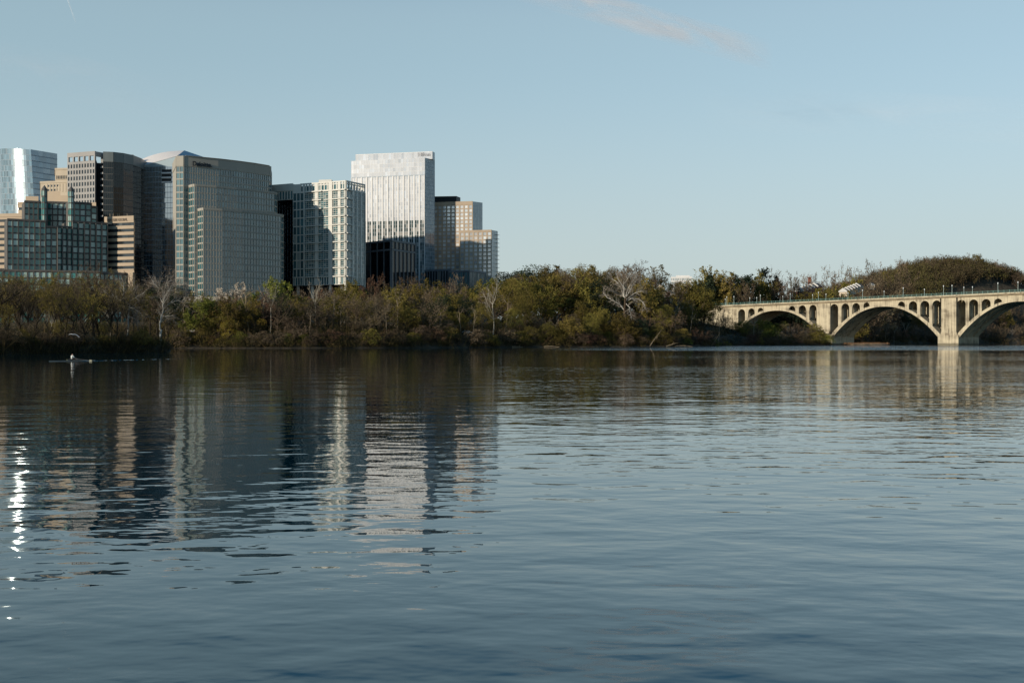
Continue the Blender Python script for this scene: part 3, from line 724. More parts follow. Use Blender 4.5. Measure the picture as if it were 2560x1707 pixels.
for si, (t0, t1, zs_, zc_, OL, OR) in enumerate(spans):
    mid, half = (t0+t1)/2, (t1-t0)/2
    def intr(t): u = abs((t-mid)/half); u = min(u, 1); return zs_+(zc_-zs_)*(1-u**2.15)
    def extr(t):
        u = min(abs((t-mid)/half), 1); sl = (zc_-zs_)*2.15*u**1.15/half
        return intr(t)+(1.45+0.9*u*u)*math.sqrt(1+sl*sl)
    ts = [mid+half*math.sin(math.pi/2*(-1+2*i/64)) for i in range(65)]
    for d0, d1 in RIBS:
        mb = MB(); strip(mb, ts, intr, lambda t: min(extr(t), deckz(t)-2), d0, d1)
        bpart(mb, 'arch_rib', 'concrete')
    # cross struts between ribs
    mb = MB()
    for u_ in (-0.82, -0.6, -0.36, 0.0, 0.36, 0.6, 0.82):
        t = mid+half*u_; z = intr(t)
        for (a, c) in ((7.0, 10.0), (17.0, 20.0)):
            mb.hexa([bp(t-0.5, a-0.01, z+0.3), bp(t+0.5, a-0.01, z+0.3), bp(t+0.5, c+0.01, z+0.3), bp(t-0.5, c+0.01, z+0.3)],
                    [bp(t-0.5, a-0.01, z+1.3), bp(t+0.5, a-0.01, z+1.3), bp(t+0.5, c+0.01, z+1.3), bp(t-0.5, c+0.01, z+1.3)])
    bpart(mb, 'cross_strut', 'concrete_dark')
    # spandrel walls with arched openings
    ops = []
    for (c, w, ty) in OL+OR:
        a, e = bt(zx(c-w/2)), bt(zx(c+w/2)); m_ = (a+e)/2; q = B0+BS*m_
        ops.append((a, e, gz(600+ty*0.34864, q.y)))
    if si == 2:
        for (a, e, z) in list(ops): ops.append((2*mid-e, 2*mid-a, z+0.3))
    tt = set(ts)
    for a, e, z in ops:
        for k in range(13): tt.add(a+(e-a)*(0.5-0.5*math.cos(math.pi*k/12)))
        tt.add(a-0.001); tt.add(e+0.001)
    tt = sorted(x for x in tt if t0-0.01 <= x <= t1+0.01)
    def low(t):
        for a, e, z in ops:
            if a <= t <= e:
                r = (e-a)/2; h = z-r*1.0+math.sqrt(max(0, r*r-(t-(a+e)/2)**2)); return max(extr(t), h) 
        return extr(t)
    for wi, (d0, d1) in enumerate(WALLS):
        mb = MB(); strip(mb, tt, low, lambda t: deckz(t)-1.6, d0, d1)
        bpart(mb, 'spandrel_wall', 'concrete')
# piers
def pier(mb, ta, tb, z0, z1, d0=-0.35, d1=WID+0.35):
    mb.hexa([bp(ta, d0, z0), bp(tb, d0, z0), bp(tb, d1, z0), bp(ta, d1, z0)], [bp(ta, d0, z1), bp(tb, d0, z1), bp(tb, d1, z1), bp(ta, d1, z1)])
for (ta, tb, zb) in ((bt(2042.5), bt(2076), -2), (bt(2354), bt(2391), -2), (tC1+0.4, tC1+11, -2)):
    mb = MB(); pier(mb, ta, tb, zb, deckz(ta)-1.62)
    mb.hexa([bp(ta-0.6, -0.6, 6.3), bp(tb+0.6, -0.6, 6.3), bp(tb+0.6, WID+0.6, 6.3), bp(ta-0.6, WID+0.6, 6.3)],
            [bp(ta+0.05, -0.36, 9.2), bp(tb-0.05, -0.36, 9.2), bp(tb-0.05, WID+0.36, 9.2), bp(ta+0.05, WID+0.36, 9.2)])
    sh_ = bpart(mb, 'pier', 'concrete')
    mb = MB(); e_ = 1.9 if zb < 0 else 0.6; pier(mb, ta-e_, tb+e_, -2, 6.4, -1.3, WID+1.3)
    o = mb.build('pier_base', M['concrete'], sh_)
# left abutment wall
mb = MB(); tE = bt(1764)-60
strip(mb, [tE, tE+30, bt(1764), tA0+0.3], lambda t: 2.0, lambda t: deckz(t)-1.63, -0.1, WID+0.1); endcap(mb, tA0+0.3, 2.0, deckz(tA0)-1.63, -0.1, WID+0.1); endcap(mb, tE, 2.0, deckz(tE)-1.63, -0.1, WID+0.1, True)
bpart(mb, 'abutment', 'concrete')
tR = tC1+60
tl = [tE+(tR-tE)*i/40 for i in range(41)]
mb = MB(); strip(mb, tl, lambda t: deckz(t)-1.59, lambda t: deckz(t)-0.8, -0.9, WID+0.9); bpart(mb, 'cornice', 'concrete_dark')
mb = MB(); strip(mb, tl, lambda t: deckz(t)-0.79, lambda t: deckz(t), -1.7, WID+1.7); bpart(mb, 'deck', 'concrete')
mb = MB(); strip(mb, tl, lambda t: deckz(t)+0.004, lambda t: deckz(t)+0.05, 2.5, WID-2.5); bpart(mb, 'roadway', 'asphalt')
for dd in (-1.5, WID+1.3):
    mb = MB(); strip(mb, tl, lambda t: deckz(t)+1.32, lambda t: deckz(t)+1.44, dd, dd+0.14)
    strip(mb, tl, lambda t: deckz(t)+0.25, lambda t: deckz(t)+0.33, dd+0.02, dd+0.12)
    t = tE
    while t < tR:
        big = int((t-tE)/0.55) % 6 == 0; w = 0.13 if big else 0.035; h = 1.6 if big else 1.3; z = deckz(t)
        mb.hexa([bp(t-w, dd+0.07-w, z), bp(t+w, dd+0.07-w, z), bp(t+w, dd+0.07+w, z), bp(t-w, dd+0.07+w, z)],
                [bp(t-w, dd+0.07-w, z+h), bp(t+w, dd+0.07-w, z+h), bp(t+w, dd+0.07+w, z+h), bp(t-w, dd+0.07+w, z+h)])
        t += 0.55
    bpart(mb, 'railing', 'patina')
# lamps
def make_lamp():
    r = thing('street_lamp', 'x', 'street lamp')
    m_ = MB(); m_.tube((0,0,0), (0,0,0.9), 0.24, 0.17, 8, cap=True); m_.tube((0,0,0.9), (0,0,5.3), 0.13, 0.085, 8); m_.tube((0,0,5.3), (0,0,5.5), 0.2, 0.2, 8, cap=True)
    m_.build('post', M['lamp_green'], r, smooth=False)
    g = MB(); prof = [(0.12, 5.5), (0.26, 5.7), (0.32, 5.95), (0.27, 6.2), (0.1, 6.4)]
    for (r0, z0_), (r1, z1_) in zip(prof[:-1], prof[1:]): g.tube((0,0,z0_), (0,0,z1_), r0, r1, 10)
    g.build('lamp_globe', M['globe'], r, smooth=True)
    c = MB(); c.tube((0,0,6.4), (0,0,6.6), 0.12, 0.02, 8); c.build('finial', M['lamp_green'], r)
    return r
def copy_tree(o, parent=None):
    c = o.copy(); COL.objects.link(c)
    if parent is not None: c.parent = parent
    for ch in o.children: copy_tree(ch, c)
    return c
lamp0 = make_lamp(); first = True
near = [40, 221, 272, 462, 676, 878, 1194, 1486, 1775, 1836, 2165, 2309]
far = [62, 210, 386, 436, 623, 836, 932, 1090, 1349, 1638, 1921, 1983]
ordn = ['first', 'second', 'third', 'fourth', 'fifth', 'sixth', 'seventh', 'eighth', 'ninth', 'tenth', 'eleventh', 'twelfth', 'thirteenth', 'fourteenth', 'fifteenth', 'sixteenth', 'seventeenth', 'eighteenth', 'nineteenth', 'twentieth', 'twenty-first', 'twenty-second', 'twenty-third', 'twenty-fourth', 'twenty-fifth', 'twenty-sixth', 'twenty-seventh', 'twenty-eighth', 'twenty-ninth', 'thirtieth', 'thirty-first', 'thirty-second', 'thirty-third', 'thirty-fourth', 'thirty-fifth']
def nth(i): return ordn[i] if i < len(ordn) else str(i+1)+'th'
for side, L in (('near', near), ('far', far)):
    for i, v in enumerate(L):
        dd = -0.9 if side == 'near' else WID+0.6
        t = bt(zx(v), dd); q = bp(t, dd, deckz(t))
        r = lamp0 if first else copy_tree(lamp0); first = False
        r.location = q
        tag(r, 'pale green lamp post on the %s railing of the bridge, %s from the left end' % (side, nth(i)), 'street lamp', 'lamp posts along the bridge')

# ---------------------------------------------------------------- land
def lerp_tab(tab, x):
    if x <= tab[0][0]: return tab[0][1]
    for (a, va), (c, vc) in zip(tab[:-1], tab[1:]):
        if x <= c: return va+(vc-va)*(x-a)/(c-a)
    return tab[-1][1]
# far bank shoreline as depth against x
SH = [(-900, 520), (-400, 450), (-200, 430), (-100, 433), (-52, 452), (0, 503), (50, 530), (75, 541), (100, 575), (125, 640), (165, 655), (186, 668), (212, 740), (225, 800), (245, 850), (270, 960), (330, 1080), (500, 1250), (900, 1500)]
def shore(x): return lerp_tab(SH, x)+3.0*noise.noise(Vector((x*0.03, 3.1, 0)))+1.2*noise.noise(Vector((x*0.15, 7.1, 0)))
def smooth(a, b, x): t = max(0, min(1, (x-a)/(b-a))); return t*t*(3-2*t)
def hill(x, y):
    s = math.exp(-(((x-548)/165)**2)-(((y-1430)/190)**2))*68      # wooded hill beyond the bridge
    s += 16*smooth(900, 1250, y)*smooth(120, 330, x)
    s += 10*math.exp(-(((x-60)/70)**2)-(((y-720)/90)**2))
    return s
def island(x, y):
    # low wooded island point, ending at x about -88
    ys = lerp_tab([(-400, 215), (-120, 238), (-100, 262), (-88, 300), (-84, 330)], x)
    ye = lerp_tab([(-400, 520), (-150, 420), (-100, 365), (-84, 332)], x)
    if x > -0.30*y+3: return -9
    d = min(y-ys+7*noise.noise(Vector((x*0.055, 4.2, 1)))+1.5*noise.noise(Vector((x*0.2, 1.2, 1))), ye-y, (-0.30*y-x)*1.5)
    return -3+min(5.0, max(0, d*0.45+3))
def land(x, y):
    d = y-shore(x)
    h = -3.0+min(3.6, max(0, (d+6)*0.5)) if d < 1.2 else 0.6+min(0.8, (d-1.2)*0.10)
    h += 4.6*smooth(4, 17, d)*(1-smooth(120, 170, x)) + 6.0*smooth(30, 135, d)
    h += hill(x, y)*smooth(5, 60, d)
    # meadow flat under the bridge arch
    h = max(h, island(x, y))
    if d > 3: h += 0.5*noise.noise(Vector((x*0.04, y*0.04, 0)))
    return h
m, nt, bs = new_mat('leaf litter and mud'); mp = pos_map(nt, 0.25, 0.25, 0.25); n1 = N(nt, 'ShaderNodeTexNoise'); n1.inputs['Scale'].default_value = 1; n1.inputs['Detail'].default_value = 8
nt.links.new(mp.outputs[0], n1.inputs['Vector']); r_ = ramp(nt, [(0.3, (0.028, 0.026, 0.012)), (0.5, (0.055, 0.04, 0.022)), (0.7, (0.10, 0.075, 0.045))])
nt.links.new(n1.outputs[0], r_.inputs[0]); nt.links.new(r_.outputs[0], bs.inputs['Base Color']); bs.inputs['Roughness'].default_value = 0.95
M['soil'] = m
xs = []; x = -1400.0
while x < -420: xs.append(x); x += 40
while x < 420: xs.append(x); x += 4
while x < 1600: xs.append(x); x += 30
ys = []; y = 205.0
while y < 440: ys.append(y); y += 4
while y < 520: ys.append(y); y += 10
while y < 720: ys.append(y); y += 4
while y < 1000: ys.append(y); y += 10
while y < 2600: ys.append(y); y += 40
V = [(x, y, land(x, y)) for y in ys for x in xs]; nx = len(xs)
Fc = [(j*nx+i, j*nx+i+1, (j+1)*nx+i+1, (j+1)*nx+i) for j in range(len(ys)-1) for i in range(nx-1)]
me = bpy.data.meshes.new('ground'); me.from_pydata(V, [], Fc); me.polygons.foreach_set('use_smooth', [True]*len(Fc)); me.materials.append(M['soil'])
g = bpy.data.objects.new('ground', me); COL.objects.link(g); g['kind'] = 'structure'

# mudflat with dry grass at the foot of the bridge
mb = MB(); rng = random.Random(4); ring = []
for i in range(26):
    a = 2*math.pi*i/26; q = gp(2158, 800); ring.append((q.x+math.cos(a)*(16+1.5*rng.random()), q.y+math.sin(a)*(26+3*rng.random())))
i0 = len(mb.v); mb.v.extend([(p[0], p[1], -0.5) for p in ring]+[(p[0]*0.9+0.1*gx(2158, 800), p[1]*0.9+80, 0.7+0.2*rng.random()) for p in ring])
for k in range(26): k2 = (k+1) % 26; mb.f.append((i0+k, i0+k2, i0+26+k2, i0+26+k)); mb.a.append(.5)
mb.f.append(tuple(i0+26+k for k in range(26))); mb.a.append(.5)
M['mud'] = wall_mat('pale mud', (0.20, 0.15, 0.10), 0.25, 0.95, streak=0.6)
o = mb.build('mudflat', M['mud']); o['kind'] = 'structure'

# ---------------------------------------------------------------- water
m, nt, bs = new_mat('river water')
bs.inputs['Base Color'].default_value = (0.002, 0.028, 0.040, 1); bs.inputs['Roughness'].default_value = 0.015; bs.inputs['IOR'].default_value = 1.50; bs.inputs['Specular Tint'].default_value = (0.35, 0.85, 0.9, 1)
geo = N(nt, 'ShaderNodeNewGeometry')
def wave(sx, sy, rot, detail, amp, off=0, dist=0.0):
    mp = N(nt, 'ShaderNodeMapping'); mp.inputs['Scale'].default_value = (sx, sy, 1); mp.inputs['Rotation'].default_value = (0, 0, R(rot)); mp.inputs['Location'].default_value = (off, off*0.7, 0)
    nt.links.new(geo.outputs['Position'], mp.inputs['Vector'])
    n = N(nt, 'ShaderNodeTexNoise'); n.inputs['Scale'].default_value = 1.0; n.inputs['Detail'].default_value = detail; n.inputs['Roughness'].default_value = 0.45; n.inputs['Distortion'].default_value = dist
    nt.links.new(mp.outputs[0], n.inputs['Vector'])
    mu = N(nt, 'ShaderNodeMath', operation='MULTIPLY'); mu.inputs[1].default_value = amp; nt.links.new(n.outputs[0], mu.inputs[0]); return mu
def mnode(op, a, b_):
    q = N(nt, 'ShaderNodeMath', operation=op)
    for i, v in enumerate((a, b_)):
        if isinstance(v, (int, float)): q.inputs[i].default_value = v
        else: nt.links.new(v, q.inputs[i])
    return q
W1 = wave(0.13, 0.20, 6, 1.0, 0.045, 3)
W2 = wave(0.60, 0.95, -12, 1.8, 0.030, 11, 0.3)
W3 = wave(1.5, 2.2, 20, 2.0, 0.0095, 23)
# a breeze roughens one long strip of water off the far bank
rip = wave(1.3, 2.2, 5, 2.5, 1.0, 61)
sep = N(nt, 'ShaderNodeSeparateXYZ'); nt.links.new(geo.outputs['Position'], sep.inputs[0])
wob_ = wave(0.012, 0.03, 0, 3.0, 110.0, 5); yy = mnode('ADD', sep.outputs['Y'], wob_.outputs[0])
def band(sock, a, b_, c, d):
    m1 = N(nt, 'ShaderNodeMapRange'); m1.interpolation_type = 'SMOOTHSTEP'; m1.inputs['From Min'].default_value = a; m1.inputs['From Max'].default_value = b_
    m2 = N(nt, 'ShaderNodeMapRange'); m2.interpolation_type = 'SMOOTHSTEP'; m2.inputs['From Min'].default_value = c; m2.inputs['From Max'].default_value = d; m2.inputs['To Min'].default_value = 1; m2.inputs['To Max'].default_value = 0
    nt.links.new(sock, m1.inputs['Value']); nt.links.new(sock, m2.inputs['Value']); return mnode('MULTIPLY', m1.outputs[0], m2.outputs[0])
strip_ = mnode('MULTIPLY', band(yy.outputs[0], 392, 425, 690, 760).outputs[0], band(sep.outputs['X'], -10, 60, 900, 1000).outputs[0])
far_ = band(sep.outputs['Y'], 60, 160, 5000, 9000); fm = mnode('MULTIPLY', far_.outputs[0], 0.02); st2 = mnode('ADD', strip_.outputs[0], fm.outputs[0])
ripm = mnode('MULTIPLY', rip.outputs[0], st2.outputs[0]); ripa = mnode('MULTIPLY', ripm.outputs[0], 0.20)
# calmer and rougher patches
mk = wave(0.006, 0.022, 4, 2.0, 1.0, 40); rk0 = ramp(nt, [(0.36, (0.38,)*3), (0.64, (1.15,)*3)]); nt.links.new(mk.outputs[0], rk0.inputs[0])
xr = N(nt, 'ShaderNodeMapRange'); xr.inputs['From Min'].default_value = -20; xr.inputs['From Max'].default_value = 30; xr.inputs['To Min'].default_value = 0.75; xr.inputs['To Max'].default_value = 1.35; nt.links.new(sep.outputs['X'], xr.inputs['Value'])
rk = mnode('MULTIPLY', rk0.outputs[0], xr.outputs[0])
s1 = mnode('ADD', W2.outputs[0], W3.outputs[0]); s2 = mnode('MULTIPLY', s1.outputs[0], rk.outputs[0]); W5 = wave(7.0, 9.0, 15, 2.0, 0.0016, 91); mk5 = wave(0.25, 0.5, 8, 3.0, 1.0, 77); r5 = ramp(nt, [(0.52, (0,)*3), (0.66, (1,)*3)]); nt.links.new(mk5.outputs[0], r5.inputs[0])
n5 = band(sep.outputs['Y'], -5, 0, 40, 110); w5 = mnode('MULTIPLY', W5.outputs[0], r5.outputs[0]); w5b = mnode('MULTIPLY', w5.outputs[0], n5.outputs[0])
s3b = mnode('ADD', s2.outputs[0], W1.outputs[0]); s3a = mnode('ADD', s3b.outputs[0], w5b.outputs[0]); s3 = mnode('ADD', s3a.outputs[0], ripa.outputs[0])
bp_ = N(nt, 'ShaderNodeBump'); bp_.inputs['Strength'].default_value = 1.0; bp_.inputs['Distance'].default_value = 1.0
nt.links.new(s3.outputs[0], bp_.inputs['Height']); nt.links.new(bp_.outputs[0], bs.inputs['Normal'])
M['water'] = m
mb = MB(); mb.face([(-30000, -3000, 0), (30000, -3000, 0), (30000, 45000, 0), (-30000, 45000, 0)])
o = mb.build('water', M['water']); o['kind'] = 'structure'
# ---------------------------------------------------------------- trees
LM = {
 'olive': leaf_mat('olive budding leaves', [(0.060, 0.052, 0.012), (0.13, 0.108, 0.024), (0.23, 0.18, 0.045)]),
 'green': leaf_mat('fresh yellow green leaves', [(0.05, 0.055, 0.010), (0.12, 0.13, 0.022), (0.23, 0.23, 0.05)]),
 'brown': leaf_mat('brown twigs', [(0.055, 0.040, 0.024), (0.115, 0.085, 0.052), (0.21, 0.16, 0.10)]),
 'rust': leaf_mat('rusty red buds', [(0.055, 0.034, 0.022), (0.12, 0.070, 0.042), (0.20, 0.125, 0.075)]),
 'ever': leaf_mat('dark evergreen leaves', [(0.008, 0.014, 0.009), (0.018, 0.028, 0.016), (0.035, 0.05, 0.022)]),
 'pale': leaf_mat('pale blossom', [(0.18, 0.15, 0.10), (0.36, 0.31, 0.24), (0.5, 0.44, 0.36)]),
 'bone': leaf_mat('bone white twigs', [(0.26, 0.24, 0.20), (0.42, 0.39, 0.33), (0.58, 0.54, 0.47)]),
 'gold': leaf_mat('golden young leaves', [(0.07, 0.055, 0.010), (0.16, 0.12, 0.022), (0.28, 0.20, 0.035)]),
 'straw': leaf_mat('pale grey twigs', [(0.12, 0.10, 0.075), (0.20, 0.17, 0.13), (0.30, 0.27, 0.21)]),
}
BK = {
 'brown': wall_mat('grey brown bark', (0.085, 0.062, 0.042), 0.35, 0.95, streak=1.5, spec=0.1),
 'dark': wall_mat('dark bark', (0.035, 0.028, 0.020), 0.35, 0.95, streak=1.5, spec=0.1),
 'white': wall_mat('white sycamore bark', (0.44, 0.41, 0.35), 0.45, 0.85, streak=0.8, spec=0.1),
 'pale': wall_mat('pale grey tan bark', (0.36, 0.32, 0.25), 0.35, 0.9, streak=1.0, spec=0.1),
 'tan': wall_mat('tan bark', (0.22, 0.17, 0.11), 0.3, 0.95, streak=1.5, spec=0.1),
}
def rv(rng): return Vector((rng.gauss(0, 1), rng.gauss(0, 1), rng.gauss(0, 1))).normalized()
def skeleton(rng, trunk_h, limbs, limb_l, up, nb=(6, 6, 4), lens=(0.5, 0.5, 0.5), spread=0.9, r0=0.35, lean=0.0, wig=0.16, lowest=0.45, droop=0.0, lv3=True, low=3):
    segs = []; tips = []
    def grow(p, d, L, r, lev, nseg):
        pts = [(p.copy(), d.copy(), r)]
        for i in range(nseg):
            d = (d+rv(rng)*wig*(1+lev*0.5)+Vector((0, 0, up if lev < 3 else up*0.5-droop))*0.25).normalized()
            q = p+d*(L/nseg); r1 = r*(1-0.62*(i+1)/nseg) if lev else r*(1-0.35*(i+1)/nseg)
            segs.append((p, q, pts[-1][2], r1, lev)); p = q; pts.append((p.copy(), d.copy(), r1))
        return pts
    def kids(pts, n, L, lev, lo):
        for k in range(n):
            t = lo+(1-lo)*(k+rng.random())/n; i = min(len(pts)-2, int(t*(len(pts)-1))); f = t*(len(pts)-1)-i
            p = pts[i][0].lerp(pts[i+1][0], f); d0 = pts[i+1][1]
            side = d0.cross(rv(rng)).normalized(); d = (d0*(0.75)+side*spread*rng.uniform(0.6, 1.25)).normalized()
            l = L*rng.uniform(0.6, 1.15)*(1.15-0.5*t)
            r = max(0.012, pts[i][2]*0.55)
            c = grow(p, d, l, r, lev, 3 if lev < 4 else 2)
            if lev == 2: kids(c, nb[1], l*lens[1], 3, 0.15)
            elif lev == 3:
                tips.append((c[-1][0], l)); 
                if lv3: kids(c, nb[2], l*lens[2], 4, 0.1)
            elif lev == 4: tips.append((c[-1][0], l))
    tr = grow(Vector((0, 0, 0)), Vector((lean, 0, 1)).normalized(), trunk_h, r0, 0, 6)
    top = tr[-1]
    for k in range(limbs):
        a = 2*math.pi*(k+rng.random()*0.7)/limbs; el = rng.uniform(0.35, 1.25)
        i = -1 if k < 3 else rng.randint(low, 6); b_ = tr[i]
        d = Vector((math.cos(a)*math.cos(el), math.sin(a)*math.cos(el), math.sin(el))).normalized()
        l = limb_l*rng.uniform(0.75, 1.1)
        c = grow(b_[0], d, l, b_[2]*0.62, 1, 5); kids(c, nb[0], l*lens[0], 2, 0.2)
    return segs, tips
def tree_meshes(name, seed, leaf, bark, leaves=0, lsz=0.4, lrad=0.5, tw=0.035, rmin=1.0, big=2, **kw):
    rng = random.Random(seed); segs, tips = skeleton(rng, **kw)
    tm, cm = MB(), MB()
    for p, q, r0, r1, lev in segs:
        if lev <= big: tm.tube(p, q, r0, r1, 6 if lev == 0 else (5 if lev == 1 else 4), rng.random())
        else:
            d = (q-p); s = d.cross(rv(rng));
            if s.length < 1e-6: continue
            s.normalize(); w0 = tw*(1.3 if lev == 3 else 0.8); w1 = w0*0.6
            cm.face([p-s*w0, p+s*w0, q+s*w1, q-s*w1], rng.random())
    for p, l in tips:
        k = leaves if isinstance(leaves, int) else (1 if rng.random() < leaves else 0)
        cl = rng.random()
        for _ in range(k):
            o_ = rv(rng)*lrad*rng.random(); o_.z *= 0.45; c = p+o_; a = rv(rng); b_ = a.cross(rv(rng)).normalized(); a = a.cross(b_).normalized(); s = lsz*rng.uniform(0.5, 1.2)
            cm.face([c-a*s, c+b_*s*0.7, c+a*s, c-b_*s*0.7], max(0, min(1, 0.6*cl+0.4*rng.random())))
    zmax = max(max(v[2] for v in cm.v), max(v[2] for v in tm.v))
    return [(('trunk', tm.mesh(name+'_trunk', BK[bark]))), (('crown', cm.mesh(name+'_crown', LM[leaf])))], zmax
def domed(name, seed, leaf, bark, H=20.0, W=7.5, lobes=15, nleaf=330, lsz=0.20, base=0.30, rl=(1.8, 3.2), twigs=16, stems=1):
    """full rounded crown made of overlapping leafy clumps carried on limbs"""
    rng = random.Random(seed); tm, cm = MB(), MB()
    for st in range(stems):
        a = rng.random()*6.28; p = Vector((math.cos(a)*0.3*(stems > 1), math.sin(a)*0.3*(stems > 1), 0)); top = Vector((math.cos(a)*W*0.25*(stems > 1), math.sin(a)*W*0.25*(stems > 1), H*0.5))
        r = 0.018*H/math.sqrt(stems)
        for i in range(5): q = p.lerp(top, 1/(5-i))+rv(rng)*0.25; tm.tube(p, q, r*(1-i*0.12), r*(1-(i+1)*0.12), 6, rng.random()); p = q
    for k in range(lobes):
        a = 2.4*k+rng.random()*0.6; v = (k+0.5)/lobes; el = math.asin(min(1, 0.02+0.96*v)); R0 = rng.uniform(*rl)*H/20
        hz = H*base+(H*(1-base)-R0)*math.sin(el)*rng.uniform(0.9, 1.0); rr = (W-R0*0.7)*math.cos(el)*rng.uniform(0.75, 1.05)
        c = Vector((math.cos(a)*rr, math.sin(a)*rr, hz)); tone = rng.random()
        b0 = Vector((0, 0, min(H*0.48, hz*rng.uniform(0.4, 0.7)))); m_ = b0.lerp(c, 0.5)+rv(rng)*0.5
        tm.tube(b0, m_, 0.007*H, 0.005*H, 5, rng.random()); tm.tube(m_, c, 0.005*H, 0.002*H, 4, rng.random())
        for _ in range(twigs):
            d = rv(rng); d.z = d.z*0.6+0.3; q = c+d*R0*rng.uniform(0.8, 1.25); sd = d.cross(rv(rng)).normalized()*0.03; cm.face([c-sd, c+sd, q+sd*0.4, q-sd*0.4], rng.random()*0.4)
        for _ in range(nleaf):
            d = rv(rng)
            if d.z < -0.2 and rng.random() < 0.6: d.z = -d.z
            d.normalize(); w = R0*(0.55+0.5*rng.random()**0.6)*(1+0.22*math.sin(d.x*5+k)*math.cos(d.y*6+k*2)); o_ = c+Vector((d.x*w*1.15, d.y*w*1.15, d.z*w*0.8))
            u = rv(rng); e = u.cross(rv(rng)).normalized(); s = lsz*rng.uniform(0.5, 1.25)
            cm.face([o_-u*s, o_+e*s*0.6, o_+u*s, o_-e*s*0.6], max(0, min(1, 0.45*tone+0.55*rng.random())))
    return [('trunk', tm.mesh(name+'_trunk', BK[bark])), ('crown', cm.mesh(name+'_crown', LM[leaf]))], H
KIND = {}
def reg(kind, n, seed, **kw): KIND[kind] = [tree_meshes(kind, seed+i, **kw) for i in range(n)]
# far-bank kinds (natural size about 20 m)
reg('olive', 4, 10, leaf='olive', bark='brown', leaves=4, lsz=0.21, lrad=0.9, tw=0.04, trunk_h=5.5, limbs=8, limb_l=9.5, up=0.15, nb=(7, 7, 4), lens=(0.55, 0.55, 0.6), low=1)
reg('green', 2, 30, leaf='green', bark='brown', leaves=4, lsz=0.22, lrad=0.9, tw=0.04, trunk_h=5.5, limbs=8, limb_l=9, up=0.5, nb=(7, 6, 4), lens=(0.5, 0.5, 0.6), low=1)
reg('brown', 4, 50, leaf='brown', bark='brown', leaves=1, lsz=0.14, lrad=0.5, tw=0.045, trunk_h=5.5, limbs=7, limb_l=10, up=0.45, nb=(7, 6, 4), lens=(0.5, 0.5, 0.55), low=1)
reg('rust', 2, 70, leaf='rust', bark='brown', leaves=2, lsz=0.22, lrad=0.6, tw=0.05, trunk_h=5.5, limbs=7, limb_l=9, up=0.6, nb=(6, 6, 4), lens=(0.5, 0.5, 0.5), low=1)
reg('ever', 2, 80, leaf='ever', bark='dark', leaves=5, lsz=0.26, lrad=1.0, tw=0.05, trunk_h=5.5, limbs=9, limb_l=8.5, up=0.2, nb=(7, 6, 4), lens=(0.5, 0.5, 0.6), low=1)
reg('pale', 1, 90, leaf='pale', bark='tan', leaves=2, lsz=0.2, lrad=0.5, tw=0.04, trunk_h=5, limbs=7, limb_l=7, up=0.5, nb=(6, 6, 3), lens=(0.5, 0.5, 0.5))
reg('sycamore', 3, 100, leaf='straw', bark='pale', leaves=0, tw=0.035, trunk_h=10, limbs=5, limb_l=9, up=0.6, nb=(5, 4, 3), lens=(0.5, 0.5, 0.5), r0=0.26, wig=0.2)
reg('snag', 2, 110, leaf='straw', bark='tan', leaves=0, tw=0.05, trunk_h=12, limbs=4, limb_l=5, up=0.3, nb=(3, 2, 1), lens=(0.5, 0.5, 0.5), r0=0.22, wig=0.16)
KIND['dome'] = [domed('dome', 300+i, 'olive' if i < 3 else 'brown', 'brown') for i in range(4)]
KIND['domedark'] = [domed('domedark', 310+i, 'ever', 'dark', nleaf=300, lsz=0.24) for i in range(2)]
KIND['shrub'] = [domed('shrub', 320+i, ['olive', 'brown', 'gold', 'rust', 'brown', 'green'][i], 'brown', H=7.0, W=4.0, lobes=9, nleaf=230, lsz=0.15, base=0.12, rl=(3.2, 5.5), twigs=34, stems=4) for i in range(6)]
KIND['golden'] = [domed('golden', 330, 'gold', 'brown', H=14, W=6, lobes=11, base=0.15, stems=2, lsz=0.17, nleaf=300)]
# nearer island kinds, finer twigs
reg('bare', 4, 130, leaf='brown', bark='dark', leaves=0.6, lsz=0.07, lrad=0.2, tw=0.022, trunk_h=7, limbs=6, limb_l=9, up=0.6, nb=(7, 7, 5), lens=(0.5, 0.5, 0.55), r0=0.3, wig=0.17, low=2)
reg('budding', 2, 140, leaf='olive', bark='dark', leaves=1, lsz=0.09, lrad=0.4, tw=0.024, trunk_h=6, limbs=7, limb_l=8, up=0.6, nb=(7, 7, 4), lens=(0.5, 0.5, 0.55), r0=0.26)
# conifer
def conifer(seed):
    rng = random.Random(seed); tm, cm = MB(), MB(); H = 20
    tm.tube((0, 0, 0), (0, 0, H), 0.35, 0.03, 6)
    for k in range(150):
        z = 2+17.5*(k/150)**0.9; L = (H-z)*0.30+0.5; a = rng.random()*6.283; d = Vector((math.cos(a), math.sin(a), -0.12)); L *= rng.uniform(0.75, 1.15)
        cm.face([(0, 0, z), tuple(Vector((0, 0, z-0.08))+d*L), tuple(Vector((0, 0, z+0.05))+d*L)], 0.1)
        for j in range(16):
            t = rng.random()**0.7; c = Vector((0, 0, z))+d*L*t+rv(rng)*0.45; u = rv(rng); w = u.cross(rv(rng)).normalized(); s = rng.uniform(0.25, 0.55)
            cm.face([c-u*s, c+w*s*0.5, c+u*s, c-w*s*0.5], rng.random())
    return [('trunk', tm.mesh('conifer_trunk', BK['dark'])), ('crown', cm.mesh('conifer_crown', LM['ever']))], H
KIND['conifer'] = [conifer(7)]
